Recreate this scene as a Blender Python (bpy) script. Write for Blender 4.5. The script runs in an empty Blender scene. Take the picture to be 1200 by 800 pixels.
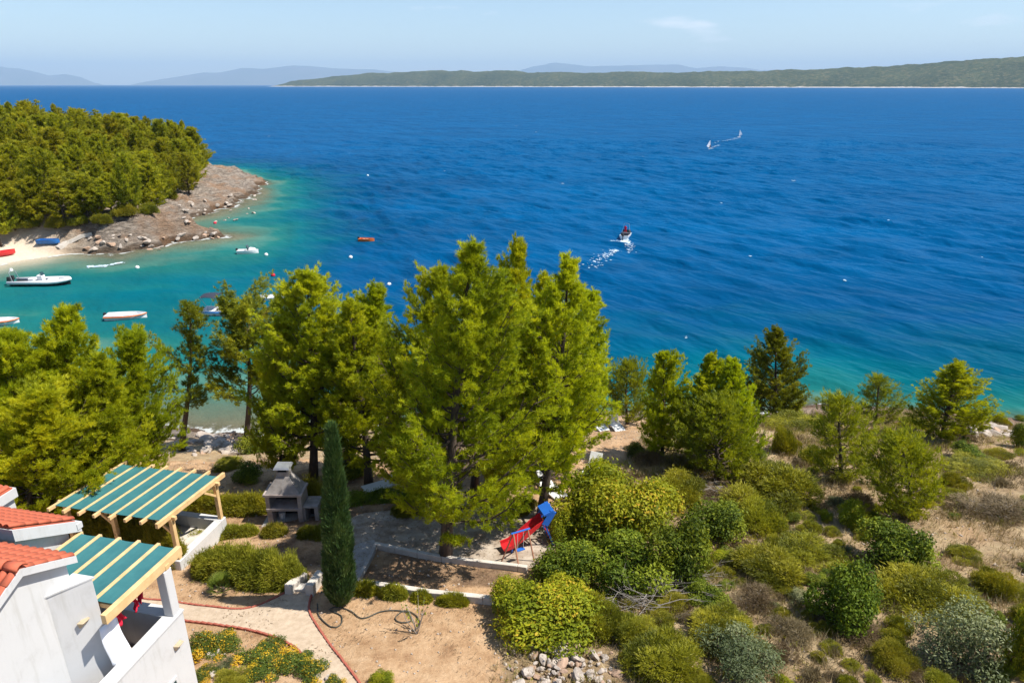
import bpy, bmesh, math, random, zlib
import numpy as np
from mathutils import Vector, Matrix
from mathutils.geometry import delaunay_2d_cdt

# ------------------------------------------------------------------ camera, sky, sun, exposure
SC = bpy.context.scene
COL = SC.collection
R = math.radians
CAMZ = 24.0
PITCH = math.atan(300.5 / 800.0)
cam_d = bpy.data.cameras.new('camera'); cam = bpy.data.objects.new('camera', cam_d); COL.objects.link(cam)
cam_d.sensor_width = 36; cam_d.lens = 24; cam_d.clip_start = 0.5; cam_d.clip_end = 150000
cam.location = (0, 0, CAMZ); cam.rotation_euler = (math.pi / 2 - PITCH, 0, 0)
SC.camera = cam

SUN_EL, SUN_AZ = 57.0, 97.0           # azimuth clockwise from +Y (the view direction)
world = bpy.data.worlds.new('World'); SC.world = world; world.use_nodes = True
wn = world.node_tree.nodes; wl = world.node_tree.links
bgn = wn['Background']
sky = wn.new('ShaderNodeTexSky'); sky.sky_type = 'NISHITA'; sky.sun_disc = False
sky.sun_elevation = R(SUN_EL); sky.sun_rotation = R(SUN_AZ)
sky.altitude = 20; sky.air_density = 1.0; sky.dust_density = 0.3; sky.ozone_density = 2.5
# a few faint high clouds
tc = wn.new('ShaderNodeTexCoord')
mp = wn.new('ShaderNodeMapping'); mp.inputs['Scale'].default_value = (3.0, 3.0, 16.0); mp.inputs['Location'].default_value = (2.04, 8.66, 0.95)
nz = wn.new('ShaderNodeTexNoise'); nz.inputs['Scale'].default_value = 2.0; nz.inputs['Detail'].default_value = 7
cr = wn.new('ShaderNodeValToRGB'); cr.color_ramp.elements[0].position = 0.63; cr.color_ramp.elements[1].position = 0.80
mx = wn.new('ShaderNodeMixRGB'); mx.inputs[2].default_value = (7.5, 7.7, 8.0, 1)
wl.new(tc.outputs['Generated'], mp.inputs['Vector']); wl.new(mp.outputs[0], nz.inputs['Vector'])
wl.new(nz.outputs['Fac'], cr.inputs[0]); wl.new(cr.outputs[0], mx.inputs[0])
wl.new(sky.outputs[0], mx.inputs[1]); wl.new(mx.outputs[0], bgn.inputs['Color'])
bgn.inputs['Strength'].default_value = 0.090

sun_d = bpy.data.lights.new('sun', 'SUN'); sun_d.energy = 4.6; sun_d.angle = R(0.53); sun_d.color = (1.0, 0.95, 0.86)
sun = bpy.data.objects.new('sun', sun_d); COL.objects.link(sun)
sdir = Vector((math.sin(R(SUN_AZ)) * math.cos(R(SUN_EL)), math.cos(R(SUN_AZ)) * math.cos(R(SUN_EL)), math.sin(R(SUN_EL))))
sun.rotation_euler = sdir.to_track_quat('Z', 'Y').to_euler(); sun.location = (60, 0, 120)

SC.view_settings.view_transform = 'Standard'; SC.view_settings.look = 'None'
SC.view_settings.exposure = 0.85; SC.view_settings.gamma = 1.0; SC.view_settings.use_curve_mapping = False
SC.render.engine = 'CYCLES'
cy = SC.cycles
cy.max_bounces = 6; cy.diffuse_bounces = 4; cy.glossy_bounces = 2; cy.transmission_bounces = 3
cy.transparent_max_bounces = 6; cy.volume_bounces = 0; cy.caustics_reflective = False; cy.caustics_refractive = False
cy.use_denoising = True

# ------------------------------------------------------------------ helpers: noise, view rays
rng = np.random.default_rng(7); random.seed(7)

def _hash(ix, iy, seed):
    n = (ix.astype(np.int64) * 374761393 + iy.astype(np.int64) * 668265263 + seed * 1442695041) & 0xffffffff
    n = ((n ^ (n >> 13)) * 1274126177) & 0xffffffff
    return ((n ^ (n >> 16)) & 0xffff) / 65535.0

def vnoise(x, y, seed=0):
    x = np.asarray(x, float); y = np.asarray(y, float)
    ix = np.floor(x); iy = np.floor(y); fx = x - ix; fy = y - iy
    fx = fx * fx * (3 - 2 * fx); fy = fy * fy * (3 - 2 * fy)
    a = _hash(ix, iy, seed); b = _hash(ix + 1, iy, seed); c = _hash(ix, iy + 1, seed); d = _hash(ix + 1, iy + 1, seed)
    return (a * (1 - fx) + b * fx) * (1 - fy) + (c * (1 - fx) + d * fx) * fy

def fbm(x, y, seed=0, oct=4):
    s = 0; a = 0.5; t = 0
    for k in range(oct):
        s = s + a * vnoise(x, y, seed + k * 17); t += a; a *= 0.5
        x = np.asarray(x) * 2.03 + 11.7; y = np.asarray(y) * 2.03 - 5.3
    return s / t - 0.5

def sstep(a, b, x):
    t = np.clip((x - a) / (b - a), 0, 1); return t * t * (3 - 2 * t)

SP, CP = math.sin(PITCH), math.cos(PITCH)
def ray(px, py):
    u = (px - 600) / 800.0; v = (py - 400) / 800.0
    return np.array([u, CP - v * SP, -(SP + v * CP)])
def at(px, py, z):
    r = ray(px, py); t = (z - CAMZ) / r[2]; return r * t + np.array([0, 0, CAMZ])
def to_px(p):
    x, y, z = p[0], p[1], p[2] - CAMZ
    d = y * CP - z * SP; v = -(z * CP + y * SP)
    return 600 + 800 * x / d, 400 + 800 * v / d

# ------------------------------------------------------------------ the lie of the land
COAST = np.array([(120, -40), (120, 40), (60, 44), (46, 45.5), (36, 46.5), (30, 48.5), (24, 49), (17, 47.6), (10, 48), (0, 47), (-12, 45.5), (-17, 43.6), (-22, 44.5),
    (-32, 46), (-45, 52), (-62, 58), (-82, 66), (-93, 76), (-92, 87), (-82, 91), (-74.5, 92.5), (-71.5, 97.5), (-67.5, 101.5),
    (-64, 102), (-59.5, 102.3), (-56.6, 106.5), (-54.2, 110.5), (-49.5, 114.0), (-49.8, 115.2), (-55, 117.2), (-60, 119.5), (-64.5, 124), (-61.5, 131.5),
    (-59, 144), (-60.4, 162), (-66, 184), (-78, 203), (-95, 217), (-130, 228), (-180, 215), (-260, 180), (-260, -40)], float)
C0 = COAST; C1 = np.roll(COAST, -1, axis=0)

def sdist(x, y):
    x = np.asarray(x, float); y = np.asarray(y, float)
    best = np.full(x.shape, 1e9); inside = np.zeros(x.shape, bool)
    for (ax, ay), (bx_, by_) in zip(C0, C1):
        dx, dy = bx_ - ax, by_ - ay
        t = np.clip(((x - ax) * dx + (y - ay) * dy) / (dx * dx + dy * dy), 0, 1)
        d = (x - ax - t * dx) ** 2 + (y - ay - t * dy) ** 2
        best = np.minimum(best, d)
        if ay != by_:
            c = (ay > y) != (by_ > y)
            inside ^= c & (x < (bx_ - ax) * (y - ay) / (by_ - ay) + ax)
    return np.where(inside, 1, -1) * np.sqrt(best)

def in_poly(x, y, poly):
    inside = np.zeros(np.shape(x), bool); n = len(poly)
    for i in range(n):
        ax, ay = poly[i][0], poly[i][1]; bx_, by_ = poly[(i + 1) % n][0], poly[(i + 1) % n][1]
        if ay != by_:
            inside ^= ((ay > y) != (by_ > y)) & (x < (bx_ - ax) * (y - ay) / (by_ - ay) + ax)
    return inside

def coast_s(x, y):
    s = sdist(x, y)
    head = sstep(80, 100, y)
    beach = beach_mask(x, y)
    amp = (1.0 + 1.6 * head) * (1 - 0.9 * beach)
    return s + amp * 2.0 * fbm(x / 5.0, y / 5.0, 3, 4) + amp * 0.7 * fbm(x / 1.3, y / 1.3, 31, 2)

def beach_mask(x, y):
    return 1 - sstep(9, 16, np.hypot((np.asarray(x) + 79) * 0.75, np.asarray(y) - 93))

def cove_mask(x, y):
    xl = np.interp(y, [45, 60, 100, 140, 181, 230], [-8, -12, -27, -40, -55, -90])
    return sstep(-13, 13, xl - x) * (1 - sstep(165, 215, y))

def height(x, y):
    x = np.asarray(x, float); y = np.asarray(y, float)
    s = coast_s(x, y)
    near = np.interp(s, [0, 0.8, 3, 8, 14, 21, 28, 36, 50, 90], [0, .45, 1.25, 3.0, 4.9, 6.4, 7.5, 8.9, 11, 15])
    h1 = np.interp(s, [0, .8, 2.2, 3.4, 6, 12, 25, 45, 90], [0, .9, 1.5, 3.3, 4.4, 5.6, 8, 11, 13])
    h2 = np.interp(s, [0, 1.2, 4, 10, 18, 30, 45, 90], [0, .8, 1.5, 2.4, 3.6, 6.0, 8.5, 12])
    f = sstep(118, 136, y)
    hd = h1 * (1 - f) + h2 * f
    bm = beach_mask(x, y)
    hb = np.interp(s, [0, 6, 9, 12, 25, 45, 90], [0, .75, 1.5, 4.2, 7.5, 10.5, 13])
    hd = hd * (1 - bm) + hb * bm
    k = sstep(72, 90, y)
    land = near * (1 - k) + hd * k
    # limestone beds on the headland and at the water's edge
    rock = k * (1 - bm) * (1 - sstep(20, 30, s)) + (1 - k) * (1 - sstep(2, 4.5, s))
    ph = (land + 0.35 * fbm(x / 9, y / 9, 5, 3)) / 0.55
    saw = ph - np.floor(ph)
    land = land + rock * (0.38 + .5 * k) * (sstep(0, 0.35, saw) - saw) * np.clip(s * 1.2, 0, 1) + rock * (0.55 + .9 * k) * fbm(x / 2.6, y / 2.0, 9, 4) * np.clip(s, 0, 1)
    land = land + (1 - rock) * (0.5 * fbm(x / 7, y / 7, 21, 3) * sstep(3, 8, s) + 0.10 * fbm(x / .8, y / .8, 22, 2)) * (0.35 + 0.65 * sstep(2, 9, np.abs(x + 7) - 1))
    c = cove_mask(x, y)
    d = -s
    sea = -(d * (c * 0.10 + (1 - c) * 0.40) + (1 - c) * 0.02 * np.maximum(d - 8, 0) ** 1.5)
    sea = np.maximum(sea, -40) + 0.35 * fbm(x / 3, y / 3, 41, 3) * sstep(0, 4, d)
    return np.where(s > 0, land, sea)

_T = np.concatenate([np.arange(9, 75, 0.5), np.arange(75, 330, 1.5)])
def onground(px, py):
    r = ray(px, py); P = r[None, :] * _T[:, None]
    z = P[:, 2] + CAMZ; g = np.maximum(height(P[:, 0], P[:, 1]), 0.0)
    i = int(np.argmax(z < g)); T2 = np.linspace(_T[i - 1], _T[i], 14); P = r[None, :] * T2[:, None]
    z = P[:, 2] + CAMZ; g = np.maximum(height(P[:, 0], P[:, 1]), 0.0); i = max(1, int(np.argmax(z < g)))
    a = (z[i - 1] - g[i - 1]) / ((z[i - 1] - g[i - 1]) - (z[i] - g[i]) + 1e-9)
    t = T2[i - 1] + a * (T2[i] - T2[i - 1]); p = r * t
    return np.array([p[0], p[1], max(float(height(p[0], p[1])), 0.0)])
def gz(x, y): return float(height(np.array([x]), np.array([y]))[0])

# ------------------------------------------------------------------ helpers: objects
def tag(o, label=None, cat=None, group=None, kind=None):
    if label: o['label'] = label
    if cat: o['category'] = cat
    if group: o['group'] = group
    if kind: o['kind'] = kind
    return o

def empty(name, loc, rz=0.0, label=None, cat=None, group=None):
    o = bpy.data.objects.new(name, None); COL.objects.link(o)
    o.location = loc; o.rotation_euler = (0, 0, rz); o.empty_display_size = 0.3
    return tag(o, label, cat, group)

def link(name, me, mat=None, parent=None, loc=None):
    if mat is not None and len(me.materials) == 0: me.materials.append(mat)
    o = bpy.data.objects.new(name, me); COL.objects.link(o)
    if parent is not None: o.parent = parent
    if loc is not None: o.location = loc
    return o

def np_mesh(name, V, F, tint=None, smooth=False, extra=None):
    """V (n,3), F (m,k) uniform polygons -> mesh; tint: float per vertex"""
    V = np.ascontiguousarray(V, np.float32); F = np.ascontiguousarray(F, np.int32)
    me = bpy.data.meshes.new(name); n, (m, k) = len(V), F.shape
    me.vertices.add(n); me.vertices.foreach_set('co', V.ravel())
    me.loops.add(m * k); me.loops.foreach_set('vertex_index', F.ravel())
    me.polygons.add(m); me.polygons.foreach_set('loop_start', np.arange(0, m * k, k, dtype=np.int32))
    try: me.polygons.foreach_set('loop_total', np.full(m, k, np.int32))
    except Exception: pass
    if smooth: me.polygons.foreach_set('use_smooth', np.ones(m, bool))
    me.update(calc_edges=True)
    if tint is not None:
        at_ = me.attributes.new('tint', 'FLOAT', 'POINT'); at_.data.foreach_set('value', np.ascontiguousarray(tint, np.float32))
    for nm, arr in (extra or {}).items():
        if arr.ndim == 2:
            at_ = me.attributes.new(nm, 'FLOAT_COLOR', 'POINT'); at_.data.foreach_set('color', np.ascontiguousarray(arr, np.float32).ravel())
        else:
            at_ = me.attributes.new(nm, 'FLOAT', 'POINT'); at_.data.foreach_set('value', np.ascontiguousarray(arr, np.float32))
    me.validate()
    return me

class MB:
    """collects boxes, bars, tubes and prisms into one mesh"""
    def __init__(s): s.v = []; s.f = []
    def add(s, V, F):
        o = len(s.v); s.v += [tuple(map(float, p)) for p in V]; s.f += [tuple(i + o for i in f) for f in F]; return s
    def hexa(s, P):  # 8 points: bottom 4 (ccw), top 4
        return s.add(P, [(3, 2, 1, 0), (4, 5, 6, 7), (0, 1, 5, 4), (1, 2, 6, 5), (2, 3, 7, 6), (3, 0, 4, 7)])
    def box(s, x0, x1, y0, y1, z0, z1):
        return s.hexa([(x0, y0, z0), (x1, y0, z0), (x1, y1, z0), (x0, y1, z0), (x0, y0, z1), (x1, y0, z1), (x1, y1, z1), (x0, y1, z1)])
    def bar(s, p, q, w, h, up=(0, 0, 1)):
        p = Vector(p); q = Vector(q); d = (q - p).normalized(); u = Vector(up)
        r_ = d.cross(u)
        if r_.length < 1e-4: r_ = d.cross(Vector((1, 0, 0)))
        r_.normalize(); u = r_.cross(d)
        a = r_ * (w / 2); b = u * (h / 2)
        return s.hexa([p - a - b, p + a - b, q + a - b, q - a - b, p - a + b, p + a + b, q + a + b, q - a + b])
    def tube(s, pts, rad, n=6, cap=True):
        V, F = tube_np(pts, rad, n, cap); return s.add(V, F)
    def prism(s, poly, axis, a0, a1):
        """poly of (u,v); axis 'x': (a,u,v); 'y': (u,a,v); 'z': (u,v,a)"""
        n = len(poly)
        def P(u, v, a): return (a, u, v) if axis == 'x' else (u, a, v) if axis == 'y' else (u, v, a)
        V = [P(u, v, a0) for u, v in poly] + [P(u, v, a1) for u, v in poly]
        F = [tuple(range(n))[::-1], tuple(range(n, 2 * n))] + [(i, (i + 1) % n, (i + 1) % n + n, i + n) for i in range(n)]
        return s.add(V, F)
    def mesh(s, name, smooth=False, bevel=0.0):
        me = bpy.data.meshes.new(name); me.from_pydata(s.v, [], s.f)
        bm = bmesh.new(); bm.from_mesh(me)
        bmesh.ops.recalc_face_normals(bm, faces=bm.faces)
        if bevel > 0:
            try: bmesh.ops.bevel(bm, geom=list(bm.edges), offset=bevel, segments=1, affect='EDGES', profile=0.5, clamp_overlap=True)
            except Exception: pass
        bm.to_mesh(me); bm.free()
        if smooth: me.polygons.foreach_set('use_smooth', np.ones(len(me.polygons), bool))
        me.update(); return me
    def build(s, name, mat, parent=None, smooth=False, bevel=0.0):
        return link(name, s.mesh(name, smooth, bevel), mat, parent)

def tube_np(pts, rad, n=6, cap=True):
    pts = [Vector(p) for p in pts]; m = len(pts)
    if not hasattr(rad, '__len__'): rad = [rad] * m
    V = []; F = []; ref = Vector((0.31, 0.17, 0.93))
    for i in range(m):
        d = (pts[min(i + 1, m - 1)] - pts[max(i - 1, 0)])
        d = d.normalized() if d.length > 1e-9 else Vector((0, 0, 1))
        a = d.cross(ref)
        if a.length < 0.05: a = d.cross(Vector((1, 0, 0)))
        a.normalize(); b = d.cross(a)
        for k in range(n):
            t = 2 * math.pi * k / n
            V.append(tuple(pts[i] + (a * math.cos(t) + b * math.sin(t)) * rad[i]))
    for i in range(m - 1):
        for k in range(n):
            F.append((i * n + k, i * n + (k + 1) % n, (i + 1) * n + (k + 1) % n, (i + 1) * n + k))
    if cap: F += [tuple(range(n))[::-1], tuple(range((m - 1) * n, m * n))]
    return V, F

def copy_tree(o, parent=None):
    c = o.copy(); COL.objects.link(c); c.parent = parent
    for ch in list(o.children): copy_tree(ch, c)
    return c

# ------------------------------------------------------------------ materials
def mat_new(name):
    m = bpy.data.materials.new(name); m.use_nodes = True
    nt = m.node_tree; b = nt.nodes['Principled BSDF']
    return m, nt, nt.nodes, nt.links, b

def ramp(nodes, stops):
    r_ = nodes.new('ShaderNodeValToRGB'); e = r_.color_ramp.elements
    while len(e) < len(stops): e.new(0.5)
    for el, (p, c) in zip(e, stops): el.position = p; el.color = (*c, 1)
    return r_

def noise_node(nodes, links, scale, detail=4, rough=0.6, coord='Object', stretch=None, rot=0.0):
    t = nodes.new('ShaderNodeTexCoord'); n = nodes.new('ShaderNodeTexNoise')
    n.inputs['Scale'].default_value = scale; n.inputs['Detail'].default_value = detail; n.inputs['Roughness'].default_value = rough
    if stretch:
        mp_ = nodes.new('ShaderNodeMapping'); mp_.inputs['Scale'].default_value = stretch; mp_.inputs['Rotation'].default_value = (0, 0, rot); mp_.vector_type = 'TEXTURE' if rot else 'POINT'
        links.new(t.outputs[coord], mp_.inputs[0]); links.new(mp_.outputs[0], n.inputs['Vector'])
    else: links.new(t.outputs[coord], n.inputs['Vector'])
    return n

def simple(name, c1, c2=None, scale=6, rough=0.8, bump=0.0, bscale=None, stretch=None, spec=0.3, metallic=0.0, pos=(0.35, 0.65)):
    m, nt, N, L, b = mat_new(name)
    c2 = c2 or tuple(x * 0.85 for x in c1)
    n = noise_node(N, L, scale, 6, 0.65, stretch=stretch)
    r_ = ramp(N, [(pos[0], c1), (pos[1], c2)])
    L.new(n.outputs['Fac'], r_.inputs[0]); L.new(r_.outputs[0], b.inputs['Base Color'])
    b.inputs['Roughness'].default_value = rough; b.inputs['Metallic'].default_value = metallic
    b.inputs['Specular IOR Level'].default_value = spec
    if bump:
        n2 = noise_node(N, L, bscale or scale * 4, 5, 0.6, stretch=stretch)
        bu = N.new('ShaderNodeBump'); bu.inputs['Strength'].default_value = bump; bu.inputs['Distance'].default_value = 0.03
        L.new(n2.outputs['Fac'], bu.inputs['Height']); L.new(bu.outputs[0], b.inputs['Normal'])
    return m

def foliage(name, stops, trans=0.35, tcol=None, rough=0.55, spec=0.25, vary=0.12):
    """leaf colour from the per-tuft tint, a little different on every plant"""
    m, nt, N, L, b = mat_new(name)
    a = N.new('ShaderNodeAttribute'); a.attribute_name = 'tint'
    r_ = ramp(N, stops); L.new(a.outputs['Fac'], r_.inputs[0])
    oi = N.new('ShaderNodeObjectInfo'); hs = N.new('ShaderNodeHueSaturation')
    mr = N.new('ShaderNodeMapRange'); mr.inputs['To Min'].default_value = 1 - vary; mr.inputs['To Max'].default_value = 1 + vary
    L.new(oi.outputs['Random'], mr.inputs['Value']); L.new(mr.outputs[0], hs.inputs['Value'])
    mr2 = N.new('ShaderNodeMapRange'); mr2.inputs['To Min'].default_value = 0.5 + vary * 0.10; mr2.inputs['To Max'].default_value = 0.5 - vary * 0.10
    mm = N.new('ShaderNodeMath'); mm.operation = 'FRACT'; m3 = N.new('ShaderNodeMath'); m3.operation = 'MULTIPLY'; m3.inputs[1].default_value = 7.31
    L.new(oi.outputs['Random'], m3.inputs[0]); L.new(m3.outputs[0], mm.inputs[0]); L.new(mm.outputs[0], mr2.inputs['Value']); L.new(mr2.outputs[0], hs.inputs['Hue'])
    L.new(r_.outputs[0], hs.inputs['Color']); L.new(hs.outputs[0], b.inputs['Base Color'])
    b.inputs['Roughness'].default_value = rough; b.inputs['Specular IOR Level'].default_value = spec
    tr = N.new('ShaderNodeBsdfTranslucent'); mxs = N.new('ShaderNodeMixShader'); mxs.inputs[0].default_value = trans
    mc = N.new('ShaderNodeMixRGB'); mc.blend_type = 'MULTIPLY'; mc.inputs[0].default_value = 1; mc.inputs[2].default_value = (*(tcol or (1.35, 1.25, 0.6)), 1)
    L.new(hs.outputs[0], mc.inputs[1]); L.new(mc.outputs[0], tr.inputs['Color'])
    L.new(b.outputs[0], mxs.inputs[1]); L.new(tr.outputs[0], mxs.inputs[2]); L.new(mxs.outputs[0], N['Material Output'].inputs['Surface'])
    return m

M = {}
M['pine'] = foliage('pine_needles', [(0, (.15, .20, .008)), (.45, (.365, .415, .012)), (1, (.55, .56, .018))], 0.50)
M['pine_young'] = foliage('young_pine_needles', [(0, (.10, .135, .008)), (.45, (.235, .27, .012)), (1, (.38, .39, .018))], 0.42, vary=.06)
M['pine_dark'] = foliage('pine_needles_dark', [(0, (.08, .115, .012)), (.5, (.19, .225, .014)), (1, (.36, .36, .02))], 0.45)
M['pine_far'] = foliage('headland_pine_needles', [(0, (.125, .145, .010)), (.5, (.30, .305, .014)), (1, (.48, .45, .022))], 0.45)
M['cypress'] = foliage('cypress_scales', [(0, (.030, .070, .020)), (.5, (.065, .125, .032)), (1, (.12, .19, .05))], 0.15)
M['lentisk'] = foliage('dark_leaves', [(0, (.055, .085, .008)), (.5, (.125, .165, .012)), (1, (.25, .275, .022))], 0.30, rough=0.6, spec=0.15)
M['bright'] = foliage('bright_green_leaves', [(0, (.09, .125, .008)), (.5, (.21, .245, .012)), (.93, (.36, .36, .018)), (1, (.50, .36, .03))], 0.36, rough=0.6, spec=.15)
M['heath'] = foliage('olive_heath_leaves', [(0, (.10, .11, .010)), (.5, (.235, .23, .014)), (1, (.38, .34, .024))], 0.30)
M['rosemary'] = foliage('rosemary_leaves', [(0, (.13, .14, .014)), (.5, (.27, .265, .022)), (1, (.40, .36, .04))], 0.28)
M['greygreen'] = foliage('grey_green_leaves', [(0, (.07, .09, .035)), (.5, (.15, .17, .07)), (1, (.26, .27, .13))], 0.25)
M['dry'] = foliage('dry_brown_twigs', [(0, (.085, .058, .030)), (.5, (.165, .120, .065)), (1, (.240, .180, .100))], 0.2)
M['straw'] = foliage('dry_straw', [(0, (.26, .185, .085)), (.5, (.42, .32, .165)), (1, (.56, .46, .27))], 0.25, tcol=(1.1, 1.05, .9), vary=.02)
M['yellowflower'] = foliage('yellow_flowering_leaves', [(0, (.05, .085, .012)), (.55, (.12, .16, .02)), (.50, (.15, .19, .02)), (.54, (.60, .40, .02)), (1, (.68, .45, .03))], 0.28)
M['palm'] = foliage('palm_leaves', [(0, (.05, .09, .012)), (1, (.17, .22, .025))], 0.3)
M['bark'] = simple('pine_bark', (.12, .085, .062), (.055, .040, .032), 5, 0.95, 0.8, 14, (1, 1, .35))
M['deadwood'] = simple('dead_wood', (.30, .27, .24), (.19, .165, .145), 6, 0.9, 0.4)

# ------------------------------------------------------------------ ground
def px_poly(pts): return [tuple(onground(*p)[:2]) for p in pts]
GARDEN = px_poly([(0, 600), (120, 560), (200, 540), (330, 535), (480, 540), (600, 545), (690, 485), (760, 487), (748, 530), (700, 560), (655, 620), (610, 690), (575, 790), (560, 830)]) + [(-4, 8), (-30, 8), (-32, 20)]
LITTER = px_poly([(300, 560), (400, 545), (500, 560), (610, 560), (600, 690), (430, 690), (330, 670), (280, 600)])

def soft_poly(x, y, poly, w=1.0, seed=0):
    xx = x + 1.6 * w * fbm(x / 1.7, y / 1.7, 51 + seed, 3); yy = y + 1.6 * w * fbm(x / 1.7, y / 1.7, 71 + seed, 3)
    return in_poly(xx, yy, poly).astype(float)

def grid_mesh(name, xs, ys, zoff=0.0):
    X, Y = np.meshgrid(xs, ys); x = X.ravel(); y = Y.ravel(); z = height(x, y) + zoff
    s = coast_s(x, y); k = sstep(72, 90, y); bm_ = beach_mask(x, y)
    rock = np.where(k > .5, 1 - sstep(14, 24, s + 10 * fbm(x / 8, y / 8, 61, 3)), 1 - sstep(2.4, 4.6, s + 3 * fbm(x / 2, y / 2, 62, 3)))
    rock = rock * (1 - bm_ * (s < 9.5))
    sand = bm_ * (s < 9.5) * (s > -30)
    sand = np.maximum(sand, (s < -1.5) * 0.75 * cove_mask(x, y))
    soil = soft_poly(x, y, GARDEN, 1.0)
    soil = np.maximum(soil, sstep(.12, .3, fbm(x / 3.3, y / 3.3, 64, 4)) * (1 - k) * .55)
    litter = soft_poly(x, y, LITTER, 1.2, 3) * sstep(-.12, .16, fbm(x / 1.2, y / 1.2, 66, 4))
    litter = np.maximum(litter, k * (1 - rock) * .9)
    nx, ny = len(xs), len(ys); i = np.arange(nx * ny).reshape(ny, nx)
    F = np.stack([i[:-1, :-1].ravel(), i[:-1, 1:].ravel(), i[1:, 1:].ravel(), i[1:, :-1].ravel()], 1)
    zone = np.stack([soil, rock, sand, litter], 1)
    return np_mesh(name, np.stack([x, y, z], 1), F, extra={'zone': zone, 'litter': litter}, smooth=True)

def ground_material():
    m, nt, N, L, b = mat_new('hillside_ground')
    at_ = N.new('ShaderNodeAttribute'); at_.attribute_name = 'zone'; sp = N.new('ShaderNodeSeparateColor'); L.new(at_.outputs['Color'], sp.inputs[0])
    al = N.new('ShaderNodeAttribute'); al.attribute_name = 'litter'
    def layer(scale, stops, detail=8, rough=.7, stretch=None):
        n = noise_node(N, L, scale, detail, rough, stretch=stretch); r_ = ramp(N, stops); L.new(n.outputs['Fac'], r_.inputs[0]); return r_
    grass = layer(.9, [(.32, (.19, .128, .075)), (.5, (.33, .235, .135)), (.66, (.46, .355, .215))], 10, .75)
    soil = layer(1.3, [(.3, (.26, .145, .075)), (.48, (.43, .270, .150)), (.7, (.56, .385, .235))], 10, .72)
    rock = layer(.6, [(.32, (.10, .080, .065)), (.46, (.25, .205, .165)), (.56, (.36, .30, .245)), (.72, (.50, .42, .345))], 10, .7, (1, 1, 5))
    rrn = noise_node(N, L, .16, 5, .6); rrr = ramp(N, [(.46, (0, 0, 0)), (.62, (.8, .8, .8))]); L.new(rrn.outputs['Fac'], rrr.inputs[0])
    rck = N.new('ShaderNodeMixRGB'); rck.inputs[2].default_value = (.34, .215, .135, 1); L.new(rrr.outputs[0], rck.inputs[0]); L.new(rock.outputs[0], rck.inputs[1]); rock = rck
    sand = layer(3.0, [(.3, (.52, .42, .32)), (.7, (.66, .56, .44))], 6)
    lit = layer(2.6, [(.34, (.105, .068, .042)), (.5, (.20, .125, .075)), (.68, (.33, .225, .14))], 10, .8)
    def mixc(f, a, c):
        x = N.new('ShaderNodeMixRGB'); L.new(f, x.inputs[0]); L.new(a, x.inputs[1]); L.new(c, x.inputs[2]); return x.outputs[0]
    c = mixc(sp.outputs[0], grass.outputs[0], soil.outputs[0])
    c = mixc(al.outputs['Fac'], c, lit.outputs[0])
    c = mixc(sp.outputs[1], c, rock.outputs[0]); c = mixc(sp.outputs[2], c, sand.outputs[0])
    # dark wet band and algae where the sea reaches the rock
    geo = N.new('ShaderNodeNewGeometry'); sx = N.new('ShaderNodeSeparateXYZ'); L.new(geo.outputs['Position'], sx.inputs[0])
    nn = noise_node(N, L, .8, 4); ad = N.new('ShaderNodeMath'); ad.operation = 'MULTIPLY_ADD'; ad.inputs[1].default_value = -.9; L.new(nn.outputs['Fac'], ad.inputs[0]); L.new(sx.outputs['Z'], ad.inputs[2])
    wr = ramp(N, [(0.0, (.42, .36, .30)), (.5, (.5, .45, .4)), (.75, (1, 1, 1))]); mrw = N.new('ShaderNodeMapRange'); mrw.inputs['From Min'].default_value = -.5; mrw.inputs['From Max'].default_value = .8
    L.new(ad.outputs[0], mrw.inputs['Value']); L.new(mrw.outputs[0], wr.inputs[0])
    mulf = N.new('ShaderNodeMath'); mulf.operation = 'MULTIPLY'; L.new(sp.outputs[1], mulf.inputs[0]); mulf.inputs[1].default_value = 1
    mw = N.new('ShaderNodeMixRGB'); mw.blend_type = 'MULTIPLY'; L.new(mulf.outputs[0], mw.inputs[0]); L.new(c, mw.inputs[1]); L.new(wr.outputs[0], mw.inputs[2])
    L.new(mw.outputs[0], b.inputs['Base Color']); b.inputs['Roughness'].default_value = .95; b.inputs['Specular IOR Level'].default_value = .15
    n2 = noise_node(N, L, 7, 8, .75); bu = N.new('ShaderNodeBump'); bu.inputs['Strength'].default_value = .9; bu.inputs['Distance'].default_value = .10
    L.new(n2.outputs['Fac'], bu.inputs['Height'])
    n3 = noise_node(N, L, 1.3, 8, .65, stretch=(1, 1, 4)); bu2 = N.new('ShaderNodeBump'); bu2.inputs['Distance'].default_value = 1.1
    L.new(n3.outputs['Fac'], bu2.inputs['Height']); L.new(sp.outputs[1], bu2.inputs['Strength']); L.new(bu.outputs[0], bu2.inputs['Normal']); L.new(bu2.outputs[0], b.inputs['Normal'])
    return m
M['ground'] = ground_material()
tag(link('ground', grid_mesh('ground', np.arange(-62, 70.01, .275), np.arange(2, 64.01, .25)), M['ground']), kind='structure')
tag(link('headland', grid_mesh('headland', np.arange(-190, -38.01, .6), np.arange(63.5, 236, .6), -.02), M['ground']), kind='structure')
tag(link('outer_ground', grid_mesh('outer_ground', np.concatenate([np.arange(-250, -61.4, 2.0)]), np.arange(-30, 64.5, 1.5), -.03), M['ground']), kind='structure')
tag(link('near_ground', grid_mesh('near_ground', np.arange(-62, 110, 2.0), np.arange(-36, 2.6, 1.5), -.03), M['ground']), kind='structure')

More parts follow.
